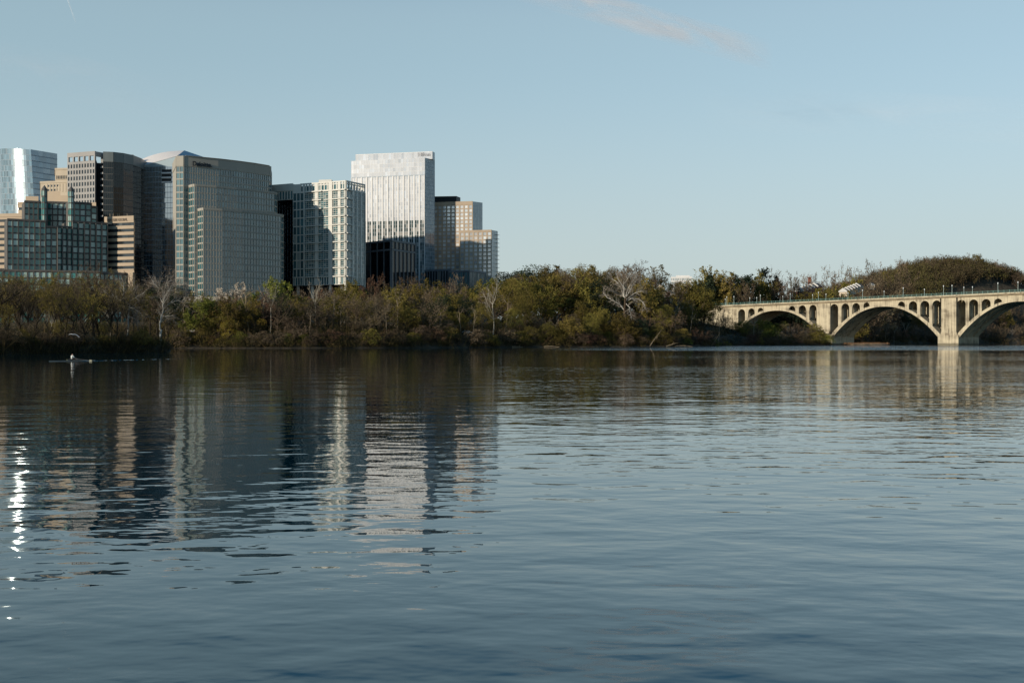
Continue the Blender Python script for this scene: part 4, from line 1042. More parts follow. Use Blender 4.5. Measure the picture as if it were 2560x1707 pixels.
# hand-shaped white sycamores: trunk plus listed main limbs (dx, dz in metres), twigs grown on them
def shaped(seed, paths, r0, zbark='white', twn=5, tw=0.05, depth=0.5, leafk='bone', lowbark=None):
    rng = random.Random(seed); tm, cm, lm = MB(), MB(), MB()
    for pth in paths:
        pts = [Vector((x, (rng.uniform(-1, 1)*depth*(i > 1 or pth is not paths[0])+ (y if len(q) > 2 else 0)), z)) for i, q in enumerate(pth[1:]) for (x, z, *yy) in [q] for y in [yy[0] if yy else 0]]
        ra, rb = pth[0]; n = len(pts)-1; fine = []
        if pth is not paths[0]: ra *= 0.62; rb *= 0.8
        for i in range(n):
            a, c = pts[i], pts[i+1]; m_ = a.lerp(c, 0.5)+rv(rng)*(c-a).length*0.07; fine += [a, m_]
        fine.append(pts[-1]); N_ = len(fine)-1
        for i in range(N_):
            r1, r2 = ra+(rb-ra)*i/N_, ra+(rb-ra)*(i+1)/N_; tm.tube(fine[i], fine[i+1], r1, r2, 6, rng.random()) if not (lowbark and pth is paths[0]) else lm.tube(fine[i], fine[i+1], r1, r2, 8, rng.random())
        if pth is paths[0]: continue
        for i in range(1, N_):
            for k in range(3):
                d = (fine[i+1]-fine[i]).normalized(); s = d.cross(rv(rng)).normalized(); p = fine[i]; L = rng.uniform(1.5, 4.0); r = max(0.02, (ra+(rb-ra)*i/N_)*0.5)
                dd = (d+s*0.9+Vector((0, 0, 0.2))).normalized()
                for j in range(3):
                    q = p+dd*L/3; tm.tube(p, q, r*(1-j*0.3), r*(1-(j+1)*0.3), 4, rng.random()); dd = (dd+rv(rng)*0.3).normalized(); p = q
                    for w_ in range(twn):
                        e = (dd+rv(rng)*0.9).normalized()*rng.uniform(0.5, 1.9); sd = e.cross(rv(rng)).normalized()*tw*0.5
                        cm.face([p-sd, p+sd, p+e+sd*0.4, p+e-sd*0.4], rng.random())
    if lowbark: return [('trunk', lm.mesh('sycamore_trunk', BK[lowbark])), ('limbs', tm.mesh('sycamore_limbs', BK[zbark])), ('crown', cm.mesh('sycamore_twigs', LM[leafk]))]
    return [('trunk', tm.mesh('sycamore_trunk', BK[zbark])), ('crown', cm.mesh('sycamore_twigs', LM[leafk]))]

TREES = []     # (root, kind, zone, px, label-bits)
def place(kind, var, x, y, h, rz, zone, name=None, label=None, cat='tree', sx=1.0, zoff=-0.4):
    meshes, H = KIND[kind][var % len(KIND[kind])]
    nm = name or {'conifer': 'conifer_tree', 'sycamore': 'sycamore_tree', 'ever': 'evergreen_tree', 'snag': 'dead_tree', 'bare': 'bare_tree', 'pale': 'blossoming_tree'}.get(kind, 'riverside_tree')
    r = bpy.data.objects.new(nm, None); COL.objects.link(r); r.empty_display_size = 1
    h *= 1.12 if kind not in ('sycamore', 'snag', 'conifer', 'dome', 'domedark', 'shrub', 'golden') else 1.02
    s = h/H; r.location = (x, y, land(x, y)+zoff); r.scale = (s*sx, s*sx, s); r.rotation_euler = (0, 0, rz); r['category'] = cat
    for nme, me in meshes:
        if not len(me.polygons): continue
        o = bpy.data.objects.new(nme, me); COL.objects.link(o); o.parent = r
    if label: r['label'] = label
    TREES.append((r, kind, zone, px_of(x, y), h, label)); return r
rng = random.Random(2024)
# skyline of the tree belt: pixel x -> pixel y of crown tops
TOP = [(430, 722), (520, 735), (590, 728), (660, 735), (700, 700), (730, 735), (800, 722), (860, 712), (930, 704), (985, 715), (1040, 702), (1100, 712), (1160, 700), (1215, 712), (1250, 700), (1290, 672),
       (1330, 688), (1380, 665), (1440, 656), (1500, 668), (1545, 655), (1600, 670), (1650, 678), (1690, 716), (1730, 712), (1770, 740), (1800, 740), (1850, 700), (1900, 706), (1980, 705), (2050, 706)]
def kind_at(px, row):
    if px < 470: w = dict(brown=5, ever=1, olive=1)
    elif px < 690: w = dict(brown=5, rust=1.6, olive=2, green=1.6)
    elif px < 1000: w = dict(brown=4, olive=2.4, dome=1, rust=0.6, domedark=0.6)
    elif px < 1280: w = dict(brown=3, dome=2.5, olive=2, domedark=0.7, green=0.4)
    elif px < 1560: w = dict(brown=1.6, dome=5, olive=2, domedark=0.6)
    else: w = dict(brown=4, olive=1.5, dome=2, domedark=0.6, rust=0.4)
    ks = list(w); t = rng.random()*sum(w.values())
    for k in ks:
        t -= w[k]
        if t <= 0: return k
    return ks[-1]
def zone_of(px, row):
    marks = [(-60, 'left frame edge'), (60, 'green turreted building'), (285, 'banded tan building'), (400, 'swoop-roofed tower'), (560, 'lettered terraced tower'), (790, 'white grid tower'), (970, 'black glass office'), (1120, 'low glass podium'), (1260, 'dark rounded clump'),
             (1420, 'big hilltop crowns'), (1560, 'white spreading sycamore'), (1700, 'distant white block'), (1850, 'bridge abutment'), (1990, 'first bridge arch'), (2200, 'middle bridge arch'), (2480, 'right bridge arch')]
    return min(marks, key=lambda m_: abs(m_[0]-px))[1]
# back row, reaching the skyline
px = 425
while px < 1735:
    Z = 640+rng.uniform(-14, 14) if px < 1230 else 625+rng.uniform(-15, 25)
    if px < 1260: Z = 632+rng.uniform(-10, 12)
    x = gx(px, Z); top = lerp_tab(TOP, px)+rng.uniform(-3, 9); h = gz(top, Z)-land(x, Z)
    h = max(9, h); k = kind_at(px, 2); place(k, rng.randint(0, 9), x, Z, h, rng.random()*6.28, 'back', sx=max(0.9, min(1.5, 17/h)))
    px += rng.uniform(24, 34)*(1.15 if px > 1280 else 1)
# middle row
px = 420
while px < 1735:
    Z = shore(gx(px, shore(gx(px, 480))))+rng.uniform(30, 62)
    x = gx(px, Z); top = lerp_tab(TOP, px)+rng.uniform(14, 40); h = max(9, gz(top, Z)-land(x, Z)); k = kind_at(px, 1)
    place(k, rng.randint(0, 9), x, Z, h, rng.random()*6.28, 'middle', sx=max(0.85, min(1.4, 15/h)))
    px += rng.uniform(22, 34)
px = 430
while px < 1560:
    Z = shore(gx(px, 500))+rng.uniform(78, 112); x = gx(px, Z); top = lerp_tab(TOP, px)+rng.uniform(8, 30); h = max(9, gz(top, Z)-land(x, Z)); k = kind_at(px, 1)
    place(k, rng.randint(0, 9), x, Z, h, rng.random()*6.28, 'upper', sx=max(0.85, min(1.4, 15/h)))
    px += rng.uniform(26, 38)
# front row at the water
px = 418
while px < 1800:
    Z = shore(gx(px, shore(gx(px, 480))))+rng.uniform(5, 24)
    x = gx(px, Z); h = rng.uniform(8, 17.5) if px < 1735 else rng.uniform(6, 9); k = kind_at(px, 0)
    if rng.random() < 0.22: k = 'snag'; h = rng.uniform(11, 20)
    if any(abs(px-c_) < 11 for c_ in (481, 1168)): px += 8; continue
    place(k, rng.randint(0, 9), x, Z, h, rng.random()*6.28, 'front', sx=1.0 if k == 'snag' else max(0.9, min(1.5, 13/h)))
    px += rng.uniform(17, 30)
# under and beside the first bridge arch
for px, Z, h, k in ((1772, 690, 10, 'brown'), (1790, 680, 9, 'brown'), (1808, 690, 13, 'brown'), (1822, 672, 9, 'brown'), (1850, 668, 9, 'olive'), (1888, 668, 8, 'brown'), (1915, 666, 12, 'green'), (1940, 670, 11, 'green'), (1965, 668, 11, 'brown'),
                    (1990, 668, 10, 'brown'), (2012, 670, 12, 'brown'), (2040, 676, 11, 'olive'), (2062, 690, 9, 'rust'), (2030, 700, 13, 'brown'), (1870, 680, 9, 'olive'), (2076, 715, 7, 'brown'),
                    (1890, 930, 30, 'ever'), (1930, 925, 28, 'ever'), (1965, 940, 29, 'brown'), (1995, 930, 26, 'ever'), (1870, 900, 22, 'ever')):
    x = gx(px, Z); place(k, rng.randint(0, 9), x, Z, h, rng.random()*6.28, 'front', sx=max(0.8, min(1.5, 12/h)))
# bank beyond the bridge, seen through the middle and right arches
px = 2080
while px < 2640:
    for row in (0, 1):
        k0 = shore(gx(px, 1000)); Z = k0
        for _ in range(6): Z = shore(gx(px, Z))*0.5+Z*0.5
        Z += 10+row*28+rng.uniform(-6, 8); x = gx(px, Z); h = rng.uniform(15, 24)+row*8
        k = rng.choice(['brown', 'brown', 'ever', 'olive', 'brown', 'rust']) if px < 2260 else rng.choice(['brown', 'brown', 'olive', 'brown'])
        place(k, rng.randint(0, 9), x, Z, h, rng.random()*6.28, 'beyond', sx=max(0.8, min(1.3, 17/h)))
    px += rng.uniform(20, 30)
for px, Z, h in ((2215, 1010, 30), (2262, 1040, 32), (2235, 1015, 27), (2530, 1180, 24)):
    for _ in range(4): Zs = shore(gx(px, Z)); Z = max(Z, Zs+4)
    place('sycamore', int(px), gx(px, Z), Z, h*0.75, px*0.7, 'beyond', sx=0.8)
# skyline trees between the big olives and the hill
for px, top, k, Z in ((1752, 682, 'olive', 915), (1775, 680, 'olive', 925), (1800, 682, 'olive', 910), (1818, 690, 'olive', 915), (1838, 697, 'ever', 912), (1740, 712, 'ever', 905), (1850, 702, 'brown', 912), (1862, 697, 'brown', 900), (1885, 700, 'olive', 930), (1912, 688, 'olive', 950), (1930, 684, 'ever', 960), (1950, 698, 'brown', 930), (1975, 681, 'brown', 1010), (1999, 700, 'brown', 990), (2010, 692, 'brown', 1030), (2040, 693, 'brown', 1060), (2066, 679, 'brown', 1080), (2095, 704, 'rust', 1090), (2126, 674, 'brown', 1120), (2150, 680, 'brown', 1130), (2180, 676, 'brown', 1150), (2205, 662, 'brown', 1170), (2226, 660, 'brown', 1180), (2110, 700, 'olive', 1070), (2170, 698, 'brown', 1050), (1990, 715, 'rust', 980), (2070, 715, 'brown', 1010)):
    x = gx(px, Z); h = max(10, gz(top, Z)-land(x, Z)); place(k, rng.randint(0, 9), x, Z, h, rng.random()*6.28, 'skyline', sx=max(0.6, min(1.2, 13/h)))
for px, Z, top in ((1728, 640, 705), (1742, 632, 722), (1756, 640, 742), (1668, 640, 715), (1700, 640, 713), (1716, 650, 710), (2098, 950, 734), (2118, 945, 737), (2135, 948, 735), (2155, 950, 732), (2185, 960, 730), (2020, 930, 738), (2060, 940, 728)):
    x = gx(px, Z); place('brown' if px % 2 else 'olive', px, x, Z, max(9, gz(top, Z)-land(x, Z)), rng.random()*6.28, 'skyline', sx=0.9)
place('conifer', 0, gx(1774, 900), 900, gz(688, 900)-land(gx(1774, 900), 900), 0.3, 'front', label='tall dark conifer standing above the left end of the bridge', sx=1.15)
# rounded crowns beside the brick tower, their shade put into the dark leaf colour
for px, top, Z in ((1275, 668, 760), (1300, 664, 775), (1325, 654, 770), (1352, 662, 765), (1372, 672, 760)):
    x = gx(px, Z); place('domedark', rng.randint(0, 3), x, Z, gz(top, Z)-land(x, Z), rng.random()*6.28, 'skyline', sx=1.25)
# big olive crowns
for px, top, Z, s in ((1300, 688, 612, 1.3), (1380, 672, 640, 1.25), (1405, 664, 620, 1.1), (1450, 653, 632, 1.1), (1490, 664, 600, 1.2), (1530, 656, 630, 1.1), (1568, 655, 620, 1.1), (1430, 690, 596, 1.3), (1470, 685, 590, 1.2), (1545, 680, 600, 1.2)):
    x = gx(px, Z); h = gz(top, Z)-land(x, Z); place('dome', rng.randint(0, 3), x, Z, h, rng.random()*6.28, 'back', sx=s*22/h if h > 26 else s)
place('green', 0, gx(705, 600), 600, gz(699, 600)-land(gx(705, 600), 600), 1.0, 'back', label='bright yellow-green tree between the terraced tower and the white grid tower', sx=0.75)
place('golden', 0, gx(632, 449), 449, 14, 1.0, 'front', label='mustard-yellow leafy tree near the water below the terraced tower', sx=1.0)
place('golden', 0, gx(572, 442), 442, 10, 2.0, 'front', label='rounded yellow-green shrubby tree at the water below the lettered tower', sx=1.2)
place('green', 1, gx(1262, 610), 610, gz(705, 610)-land(gx(1262, 610), 610), 2.6, 'back', label='fresh green tree at the foot of the stepped brick tower', sx=0.8)
place('pale', 0, gx(590, 600), 600, 20, 0.4, 'back', label='pale cream blossoming tree below the lettered terraced tower', sx=1.0)
place('pale', 0, gx(1650, 600), 600, 22, 1.4, 'back', label='pale blossoming tree right of the spreading white sycamore', sx=0.8)
for px, w in ((930, 'purple-brown budding tree in front of the white grid tower corner'), (1030, 'bare round-topped tree in front of the black glass office'), (1148, 'bare round-topped tree in front of the low glass podium')):
    x = gx(px, 622); place('rust' if px == 930 else 'brown', px, x, 622, gz(690, 622)-land(x, 622), 1.1, 'back', label=w, sx=0.62)
for px, Z, h, lab in ((676, 450, 22, 'slim white sycamore left of the white grid tower base'), (790, 466, 24, 'twisted pale sycamore below the white grid tower'), (1232, 506, 29, 'tall thin white sycamore below the stepped brick tower'), (1368, 575, 20, 'small pale sycamore fork below the dark rounded clump'),
                      (1752, 668, 20, 'thin pale sycamore against the left bridge abutment'), (1690, 585, 20, 'grey-white sycamore left of the bridge abutment'), (1885, 664, 16, 'thin pale tree in front of the first arch')):
    place('sycamore', int(px), gx(px, Z), Z, h, px*0.3, 'front', label=lab, sx=0.75)
# shrubs crowding the waterline
px = 430; ks_ = 0
while px < 2075:
    Z = shore(gx(px, shore(gx(px, 480)))); Z = shore(gx(px, Z))+rng.uniform(2.0, 8.0); x = gx(px, Z); v_ = rng.choice([0, 0, 1, 1, 1, 4, 4, 2, 3, 5])
    if not any(abs(px-c_) < 12 for c_ in (481, 1168)): place('shrub', v_, x, Z, rng.uniform(3.5, 8.5), rng.random()*6.28, 'shrub', name='riverside_shrub', cat='shrub', sx=rng.uniform(0.9, 1.4)); ks_ += 1
    px += rng.uniform(13, 24)
for px in range(-10, 425, 24):
    Z = 225
    while land(gx(px, Z), Z) < 0.3 and Z < 345: Z += 1.5
    Z += 1+rng.random()*3; place('shrub', rng.choice([1, 4, 1, 0]), gx(px, Z), Z, rng.uniform(2.4, 5.0), rng.random()*6.28, 'island', name='riverside_shrub', cat='shrub', sx=rng.uniform(0.9, 1.5))
# single trees standing along the ridge of the wooded hill
for i in range(30):
    px = 2195+i*12.5+rng.uniform(-5, 5); Z = 1390+rng.uniform(-25, 30); x = gx(px, Z); place(rng.choice(['brown', 'brown', 'dome', 'olive', 'brown']), rng.randint(0, 9), x, Z, rng.uniform(13, 22), rng.random()*6.28, 'ridge', sx=rng.uniform(0.8, 1.2))
place('shrub', 5, gx(1925, 664), 664, 11, 0.5, 'front', name='riverside_shrub', cat='shrub', label='large yellow-green shrub at the water under the first bridge arch', sx=1.1)
# hand-shaped sycamores
def shaped_tree(px, Z, meshes, label):
    x = gx(px, Z); r = thing('sycamore_tree', label, 'tree', (x, Z, land(x, Z)-0.3))
    for nme, me in meshes:
        o = bpy.data.objects.new(nme, me); COL.objects.link(o); o.parent = r
    return r
s_ = 545/FPX
def rel(px0, py0, s, L): return [((x-px0)*s, (py0-y)*s) for x, y in L]
# coordinates follow the limbs as they stand, in metres from the foot of the trunk
def limbset(px0, py0, s, L): return [[r]+rel(px0, py0, s, pts) for r, pts in L]
big = limbset(1563, 866, s_, [((0.85, 0.5), [(1560, 868), (1563, 840), (1562, 800), (1563, 770)]),
  ((0.45, 0.06), [(1563, 772), (1556, 752), (1545, 735), (1530, 722), (1518, 715)]), ((0.4, 0.05), [(1560, 766), (1558, 745), (1545, 725), (1541, 712)]),
  ((0.4, 0.05), [(1563, 770), (1562, 748), (1556, 738), (1568, 724), (1572, 712)]), ((0.42, 0.05), [(1565, 768), (1575, 752), (1582, 738), (1592, 728), (1598, 720)]),
  ((0.40, 0.05), [(1564, 776), (1580, 764), (1595, 756), (1608, 752)]), ((0.4, 0.05), [(1563, 780), (1578, 772), (1598, 775), (1612, 790), (1614, 802)]),
  ((0.35, 0.05), [(1564, 782), (1574, 795), (1576, 812), (1580, 826)]), ((0.42, 0.05), [(1560, 800), (1552, 788), (1535, 778), (1518, 770), (1510, 760), (1508, 748)]),
  ((0.35, 0.05), [(1562, 770), (1552, 762), (1535, 758), (1524, 750)]), ((0.3, 0.04), [(1563, 768), (1572, 744), (1586, 724), (1588, 714)])])
KB = shaped(61, big, 1, depth=2.5, tw=0.07, twn=7, leafk='straw', lowbark='brown')
shaped_tree(1563, 545, KB, 'largest white sycamore, wide spreading bare crown over the middle of the far bank')
s2 = 300/FPX
left_s = limbset(401, 872, s2, [((0.34, 0.30), [(401, 874), (401, 850), (400, 832)]), ((0.30, 0.22), [(400, 832), (403, 800), (407, 780), (408, 760)]),
  ((0.16, 0.03), [(408, 775), (412, 748), (422, 735), (436, 722), (452, 716)]), ((0.15, 0.03), [(408, 758), (404, 740), (398, 722), (392, 706)]), ((0.14, 0.03), [(408, 758), (420, 735), (430, 722), (446, 718), (470, 712)]),
  ((0.13, 0.03), [(408, 765), (398, 752), (388, 746)]), ((0.12, 0.03), [(411, 776), (425, 762), (440, 758), (460, 764)]), ((0.12, 0.03), [(404, 797), (420, 797), (440, 796)]), ((0.11, 0.03), [(409, 740), (416, 716), (430, 704)]), ((0.1, 0.02), [(400, 728), (388, 716), (380, 706)])])
shaped_tree(401, 300, shaped(62, left_s, 1, depth=1.2, tw=0.028, twn=9, leafk='straw'), 'bright white sycamore leaning at the tip of the dark island')
mid_s = limbset(322, 872, s2, [((0.26, 0.2), [(320, 874), (321, 830), (322, 772)]), ((0.18, 0.16), [(322, 772), (314, 764), (308, 758)]), ((0.16, 0.03), [(308, 758), (312, 735), (308, 718), (300, 702)]), ((0.16, 0.03), [(308, 760), (285, 750), (270, 742), (258, 733)]),
  ((0.15, 0.03), [(312, 764), (330, 756), (345, 748), (366, 738)]), ((0.12, 0.03), [(322, 775), (336, 778), (352, 790), (360, 800)]), ((0.12, 0.03), [(322, 780), (338, 790), (342, 810), (344, 825)]), ((0.11, 0.03), [(314, 764), (338, 750), (330, 738), (336, 725)]), ((0.1, 0.02), [(322, 800), (340, 805), (352, 815)])])
shaped_tree(322, 302, shaped(63, mid_s, 1, depth=1.2, tw=0.028, twn=9, leafk='straw'), 'forked white sycamore with crossing limbs left of the leaning one')
# island trees
for i, (px, Z, top, k) in enumerate(((2, 262, 655, 'bare'), (22, 275, 690, 'bare'), (48, 285, 700, 'budding'), (75, 270, 705, 'bare'), (98, 290, 712, 'bare'), (118, 262, 720, 'budding'), (150, 300, 700, 'bare'), (172, 275, 715, 'bare'), (192, 290, 690, 'bare'),
        (215, 268, 725, 'budding'), (235, 280, 668, 'bare'), (252, 285, 675, 'bare'), (270, 300, 715, 'budding'), (290, 280, 720, 'bare'), (335, 305, 720, 'bare'), (355, 312, 728, 'budding'), (372, 318, 715, 'bare'), (395, 322, 735, 'bare'), (418, 328, 770, 'budding'), (60, 320, 695, 'bare'),
        (130, 330, 700, 'bare'), (205, 335, 710, 'budding'), (280, 340, 705, 'bare'), (-25, 262, 690, 'bare'), (-60, 270, 690, 'bare'), (-95, 262, 680, 'bare'), (-140, 255, 690, 'bare'), (20, 258, 760, 'budding'), (90, 256, 790, 'bare'), (140, 262, 800, 'budding'), (200, 270, 800, 'bare'), (255, 285, 800, 'budding'), (310, 298, 800, 'bare'), (360, 305, 810, 'budding'), (160, 345, 690, 'budding'), (235, 350, 690, 'budding'), (310, 352, 700, 'bare'), (20, 350, 690, 'budding'), (90, 355, 690, 'budding'))):
    x = gx(px, Z); place(k, i, x, Z, max(5, gz(top, Z)-land(x, Z)), rng.random()*6.28, 'island', sx=0.9)
# the island goes on to the left of the view; its trees shade the near bank
for i in range(16):
    x = -150-rng.uniform(0, 110); y = rng.uniform(222, 300); place('ever' if i % 2 else 'bare', i, x, y, rng.uniform(15, 19), rng.random()*6.28, 'island_off', sx=1.1)
# pale trunks behind the island
for px, Z, h in ((277, 400, 17), (128, 410, 14)):
    place('sycamore', int(px), gx(px, Z), Z, h, px, 'island', sx=0.7)
for px in range(-60, 430, 26):
    Z = 560+rng.uniform(0, 50); x = gx(px, Z); place(kind_at(440, 0), rng.randint(0, 9), x, Z, rng.uniform(15, 23), rng.random()*6.28, 'behind', sx=1.0)
# labels: kind, look, place by landmark and order along the bank
KD = {'olive': 'olive budding tree', 'green': 'fresh green tree', 'brown': 'bare brown twiggy tree', 'rust': 'rusty budding tree', 'ever': 'dark evergreen tree', 'pale': 'blossoming tree', 'sycamore': 'pale-barked sycamore', 'snag': 'broken dead tree', 'bare': 'dark bare tree', 'budding': 'thin budding tree', 'conifer': 'dark conifer', 'dome': 'full rounded olive tree', 'domedark': 'full rounded dark tree', 'golden': 'golden young tree', 'shrub': 'shrub'}
RD = {'ridge': 'on the wooded ridge above the', 'upper': 'two-thirds up the bank below the', 'shrub': 'at the waterline below the', 'front': 'at the water below the', 'middle': 'at mid-bank below the', 'back': 'on the upper bank below the', 'beyond': 'on the far shore behind the', 'skyline': 'on the skyline by the', 'island': 'on the near island below the', 'island_off': 'on the island beyond the', 'behind': 'behind the island below the'}
GR = {'ridge': 'trees on the wooded ridge', 'upper': 'trees on the upper bank', 'shrub': 'shrubs along the water', 'front': 'trees along the water', 'middle': 'trees on the bank', 'back': 'trees on the upper bank', 'beyond': 'trees beyond the bridge', 'skyline': 'skyline trees', 'island': 'trees on the near island', 'island_off': 'trees on the near island', 'behind': 'trees behind the island'}
bk = {}
for t in TREES: bk.setdefault((t[1] if t[1] != 'shrub' else 'shrub', t[2], zone_of(t[3], t[2])), []).append(t)
for (k, row, zn), L in bk.items():
    L = sorted([t for t in L if not t[5]], key=lambda t: t[3])
    for i, t in enumerate(L):
        place_ = RD[row]+' '+zn
        t[0]['label'] = (KD[k]+' '+place_) if len(L) == 1 else (KD[k]+' '+place_+', '+nth(i)+' from left')
for t in TREES: t[0]['group'] = GR[t[2]]
# ---------------------------------------------------------------- undergrowth, far wood
def clumps(name, kindm, pts, nleaf, lsz, seed, twigs=0):
    rng = random.Random(seed); m_ = MB()
    for (x, y, z, w, h, tone) in pts:
        for _ in range(nleaf):
            d = rv(rng); rr = rng.random()**0.3; c = Vector((x+d.x*w*rr, y+d.y*w*rr, z+abs(d.z)*h*rr)); a = rv(rng); b_ = a.cross(rv(rng)).normalized(); s = lsz*rng.uniform(0.5, 1.2)
            m_.face([c-a*s, c+b_*s*0.6, c+a*s, c-b_*s*0.6], max(0, min(1, tone*0.85+0.15*rng.random())))
        for _ in range(twigs):
            d = rv(rng); d.z = abs(d.z)+0.8; p = Vector((x+rng.uniform(-w, w)*0.6, y+rng.uniform(-w, w)*0.5, z)); q = p+d.normalized()*h*rng.uniform(0.9, 1.6); s = d.cross(rv(rng)).normalized()*0.035
            m_.face([p-s, p+s, q+s*0.5, q-s*0.5], rng.random())
    o = m_.build(name, kindm); o['kind'] = 'stuff'; return o
UG = leaf_mat('tangled brush', [(0.012, 0.011, 0.006), (0.030, 0.022, 0.013), (0.034, 0.032, 0.010), (0.075, 0.058, 0.022), (0.15, 0.095, 0.045)])
rng = random.Random(88); pts = []
for i in range(5200):
    px = rng.uniform(-80, 2090); Z = shore(gx(px, shore(gx(px, 480)))); x = gx(px, Z); Z = shore(x)+1.0+rng.random()**1.4*70
    if any(abs(px_of(x, Z)-c_) < 9 for c_ in (481, 1168)) and Z-shore(x) < 24: continue
    h = rng.uniform(1.0, 5.0)*(1 if rng.random() < 0.75 else 1.7); pts.append((x, Z, land(x, Z)-0.3, rng.uniform(1.6, 3.2)*(1 if h < 5 else 1.25), h, rng.random()))
o = clumps('undergrowth', UG, pts, 60, 0.22, 1, 6); tag(o, 'brown and olive brush covering the foot of the far bank', 'undergrowth')
pts = []
for i in range(2100):
    x = rng.uniform(-190, -84) if i < 1400 else rng.uniform(-125, -83.5); y0 = lerp_tab([(-400, 215), (-120, 238), (-100, 262), (-88, 300), (-84, 330)], x); y = y0-7*noise.noise(Vector((x*0.055, 4.2, 1)))-1.5*noise.noise(Vector((x*0.2, 1.2, 1)))-1.0+rng.random()**2.4*60
    if px_of(x, y) > 418: continue
    pts.append((x, y, land(x, y)-0.2, rng.uniform(0.8, 2.2), rng.uniform(0.6, 2.6)*(1 if rng.random() < .7 else 2.0), rng.random()*0.6))
o = clumps('undergrowth', UG, pts, 90, 0.12, 2, 5); tag(o, 'dark brush along the edge of the near island', 'undergrowth')
pts = []
for i in range(420):
    px = rng.uniform(2075, 2640); Z = 1000
    for _ in range(8): Z = 0.5*Z+0.5*shore(gx(px, Z))
    Z += 2+rng.random()*40; x = gx(px, Z); pts.append((x, Z, land(x, Z)-0.3, rng.uniform(3, 6), rng.uniform(4, 10), rng.random()))
o = clumps('undergrowth', UG, pts, 60, 0.6, 3, 6); tag(o, 'brown thicket on the far shore seen through the bridge arches', 'undergrowth')
gpts = [(gx(rng.uniform(2105, 2215), 790), rng.uniform(782, 815), 0.6, 1.5, 1.0, 1.0) for _ in range(110)]
DG = leaf_mat('dry rusty grass', [(0.10, 0.06, 0.03), (0.20, 0.12, 0.06), (0.28, 0.18, 0.09)])
o = clumps('dry_grass', DG, gpts, 40, 0.3, 4, 4); tag(o, 'rusty dry grass on the mudflat under the middle arch', 'grass')
pts = []; tries = 0
while len(pts) < 2300 and tries < 60000:
    tries += 1; x = rng.uniform(190, 900); y = rng.uniform(1050, 1640)
    if tries % 2: x = rng.gauss(560, 130); y = rng.gauss(1350, 90)
    if y < shore(x)+55: continue
    if px_of(x, y) > 2700 or px_of(x, y) < 1840: continue
    H_ = land(x, y); pts.append((x, y, H_, rng.uniform(3.5, 8.5), rng.uniform(7, 19), max(0, min(1, 0.5+1.2*noise.noise(Vector((x*0.012, y*0.012, 2)))+rng.uniform(-0.3, 0.3)))))
HM = leaf_mat('far wood twigs', [(0.040, 0.028, 0.016), (0.075, 0.055, 0.030), (0.075, 0.068, 0.020), (0.12, 0.10, 0.04)])
m_ = MB(); rg = random.Random(9)
for (x, y, z, w, h, tone) in pts:
    m_.tube((x, y, z), (x, y, z+h*0.8), 0.3, 0.15, 4, 0.2)
    for _ in range(75):
        d = rv(rg); rr = rg.random()**0.35; c = Vector((x+d.x*w*rr, y+d.y*w*rr, z+h*0.62+d.z*h*0.42*rr)); a = (d+rv(rg)*0.7+Vector((0, 0, 0.5))).normalized(); b_ = a.cross(rv(rg)).normalized(); s = rg.uniform(0.5, 1.3)
        m_.face([c-a*s, c+b_*s*0.32, c+a*s, c-b_*s*0.32], max(0, min(1, tone*0.7+0.3*rg.random())))
    for _ in range(14):
        d = rv(rg); d.z = abs(d.z)*1.2+0.3; d.normalize(); p = Vector((x, y, z+h*0.5)); q = p+Vector((d.x*w*1.05, d.y*w*1.05, d.z*h*0.62)); s = d.cross(rv(rg)).normalized()*0.14
        m_.face([p-s, p+s, q+s*0.3, q-s*0.3], 0.3*rg.random())
o = m_.build('far_woods', HM); tag(o, 'brown leafless wood covering the hill beyond the bridge', 'woods', kind='stuff')

# ---------------------------------------------------------------- small things
# terraced houses on the hill behind the bridge
M['house_white'] = wall_mat('white house paint', (0.55, 0.54, 0.50), 0.05)
M['house_brick'] = wall_mat('red brick', (0.26, 0.11, 0.07), 0.2)
M['house_roof'] = wall_mat('grey roof shingle', (0.13, 0.11, 0.10), 0.2)
def house(px, Z, pye, w, d, rise, label, group, rz=0.7, name='row_house', wall='house_brick'):
    x = gx(px, Z); z = gz(pye, Z); r = thing(name, label, 'house', (x, Z, z-4.5), group); r.rotation_euler = (0, 0, rz); e = 4.5
    m_ = MB(); m_.box(0, w, 0, d, 0, e); m_.build('wall', M[wall], r)
    rf = MB(); rf.face([(0, -.3, e), (w, -.3, e), (w, d/2, e+rise), (0, d/2, e+rise)]); rf.face([(w, d+.3, e), (0, d+.3, e), (0, d/2, e+rise), (w, d/2, e+rise)]); rf.build('roof', M['house_roof'], r)
    g = MB(); P_ = [(-.5, e-.6), (d+.5, e-.6), (d+.5, e+.3), (d/2, e+rise+.4), (-.5, e+.3)]; i = 0
    g.v = [(-.55, y_, z_) for y_, z_ in P_]+[(-.02, y_, z_) for y_, z_ in P_]; n_ = 5; g.f = [tuple(range(n_)), tuple(range(2*n_-1, n_-1, -1))]+[((k+1) % n_, k, n_+k, n_+(k+1) % n_) for k in range(n_)]; g.a = [.5]*7
    g.build('gable', M['house_white'], r)
    for k in (0.3, 0.7):
        wd = MB(); wd.box(w*k-.5, w*k+.5, -.06, 0.02, e-2.6, e-1.0); wd.build('window', M['g_dark'], r)
    return r
for i in range(5): house(2011+i*8.6, 985+i*4, 727-i*3.0, 6.2, 9, 3.0, 'white-gabled row house below the brick chimney, %s from the left' % nth(i), 'row houses behind the bridge')
for i in range(6): house(2118+i*6.6, 990+i*4, 728-i*2.6, 5.2, 8, 2.6, 'white-gabled row house in the longer terrace below the wooded hill, %s from left' % nth(i), 'row houses behind the bridge', wall='tan2')
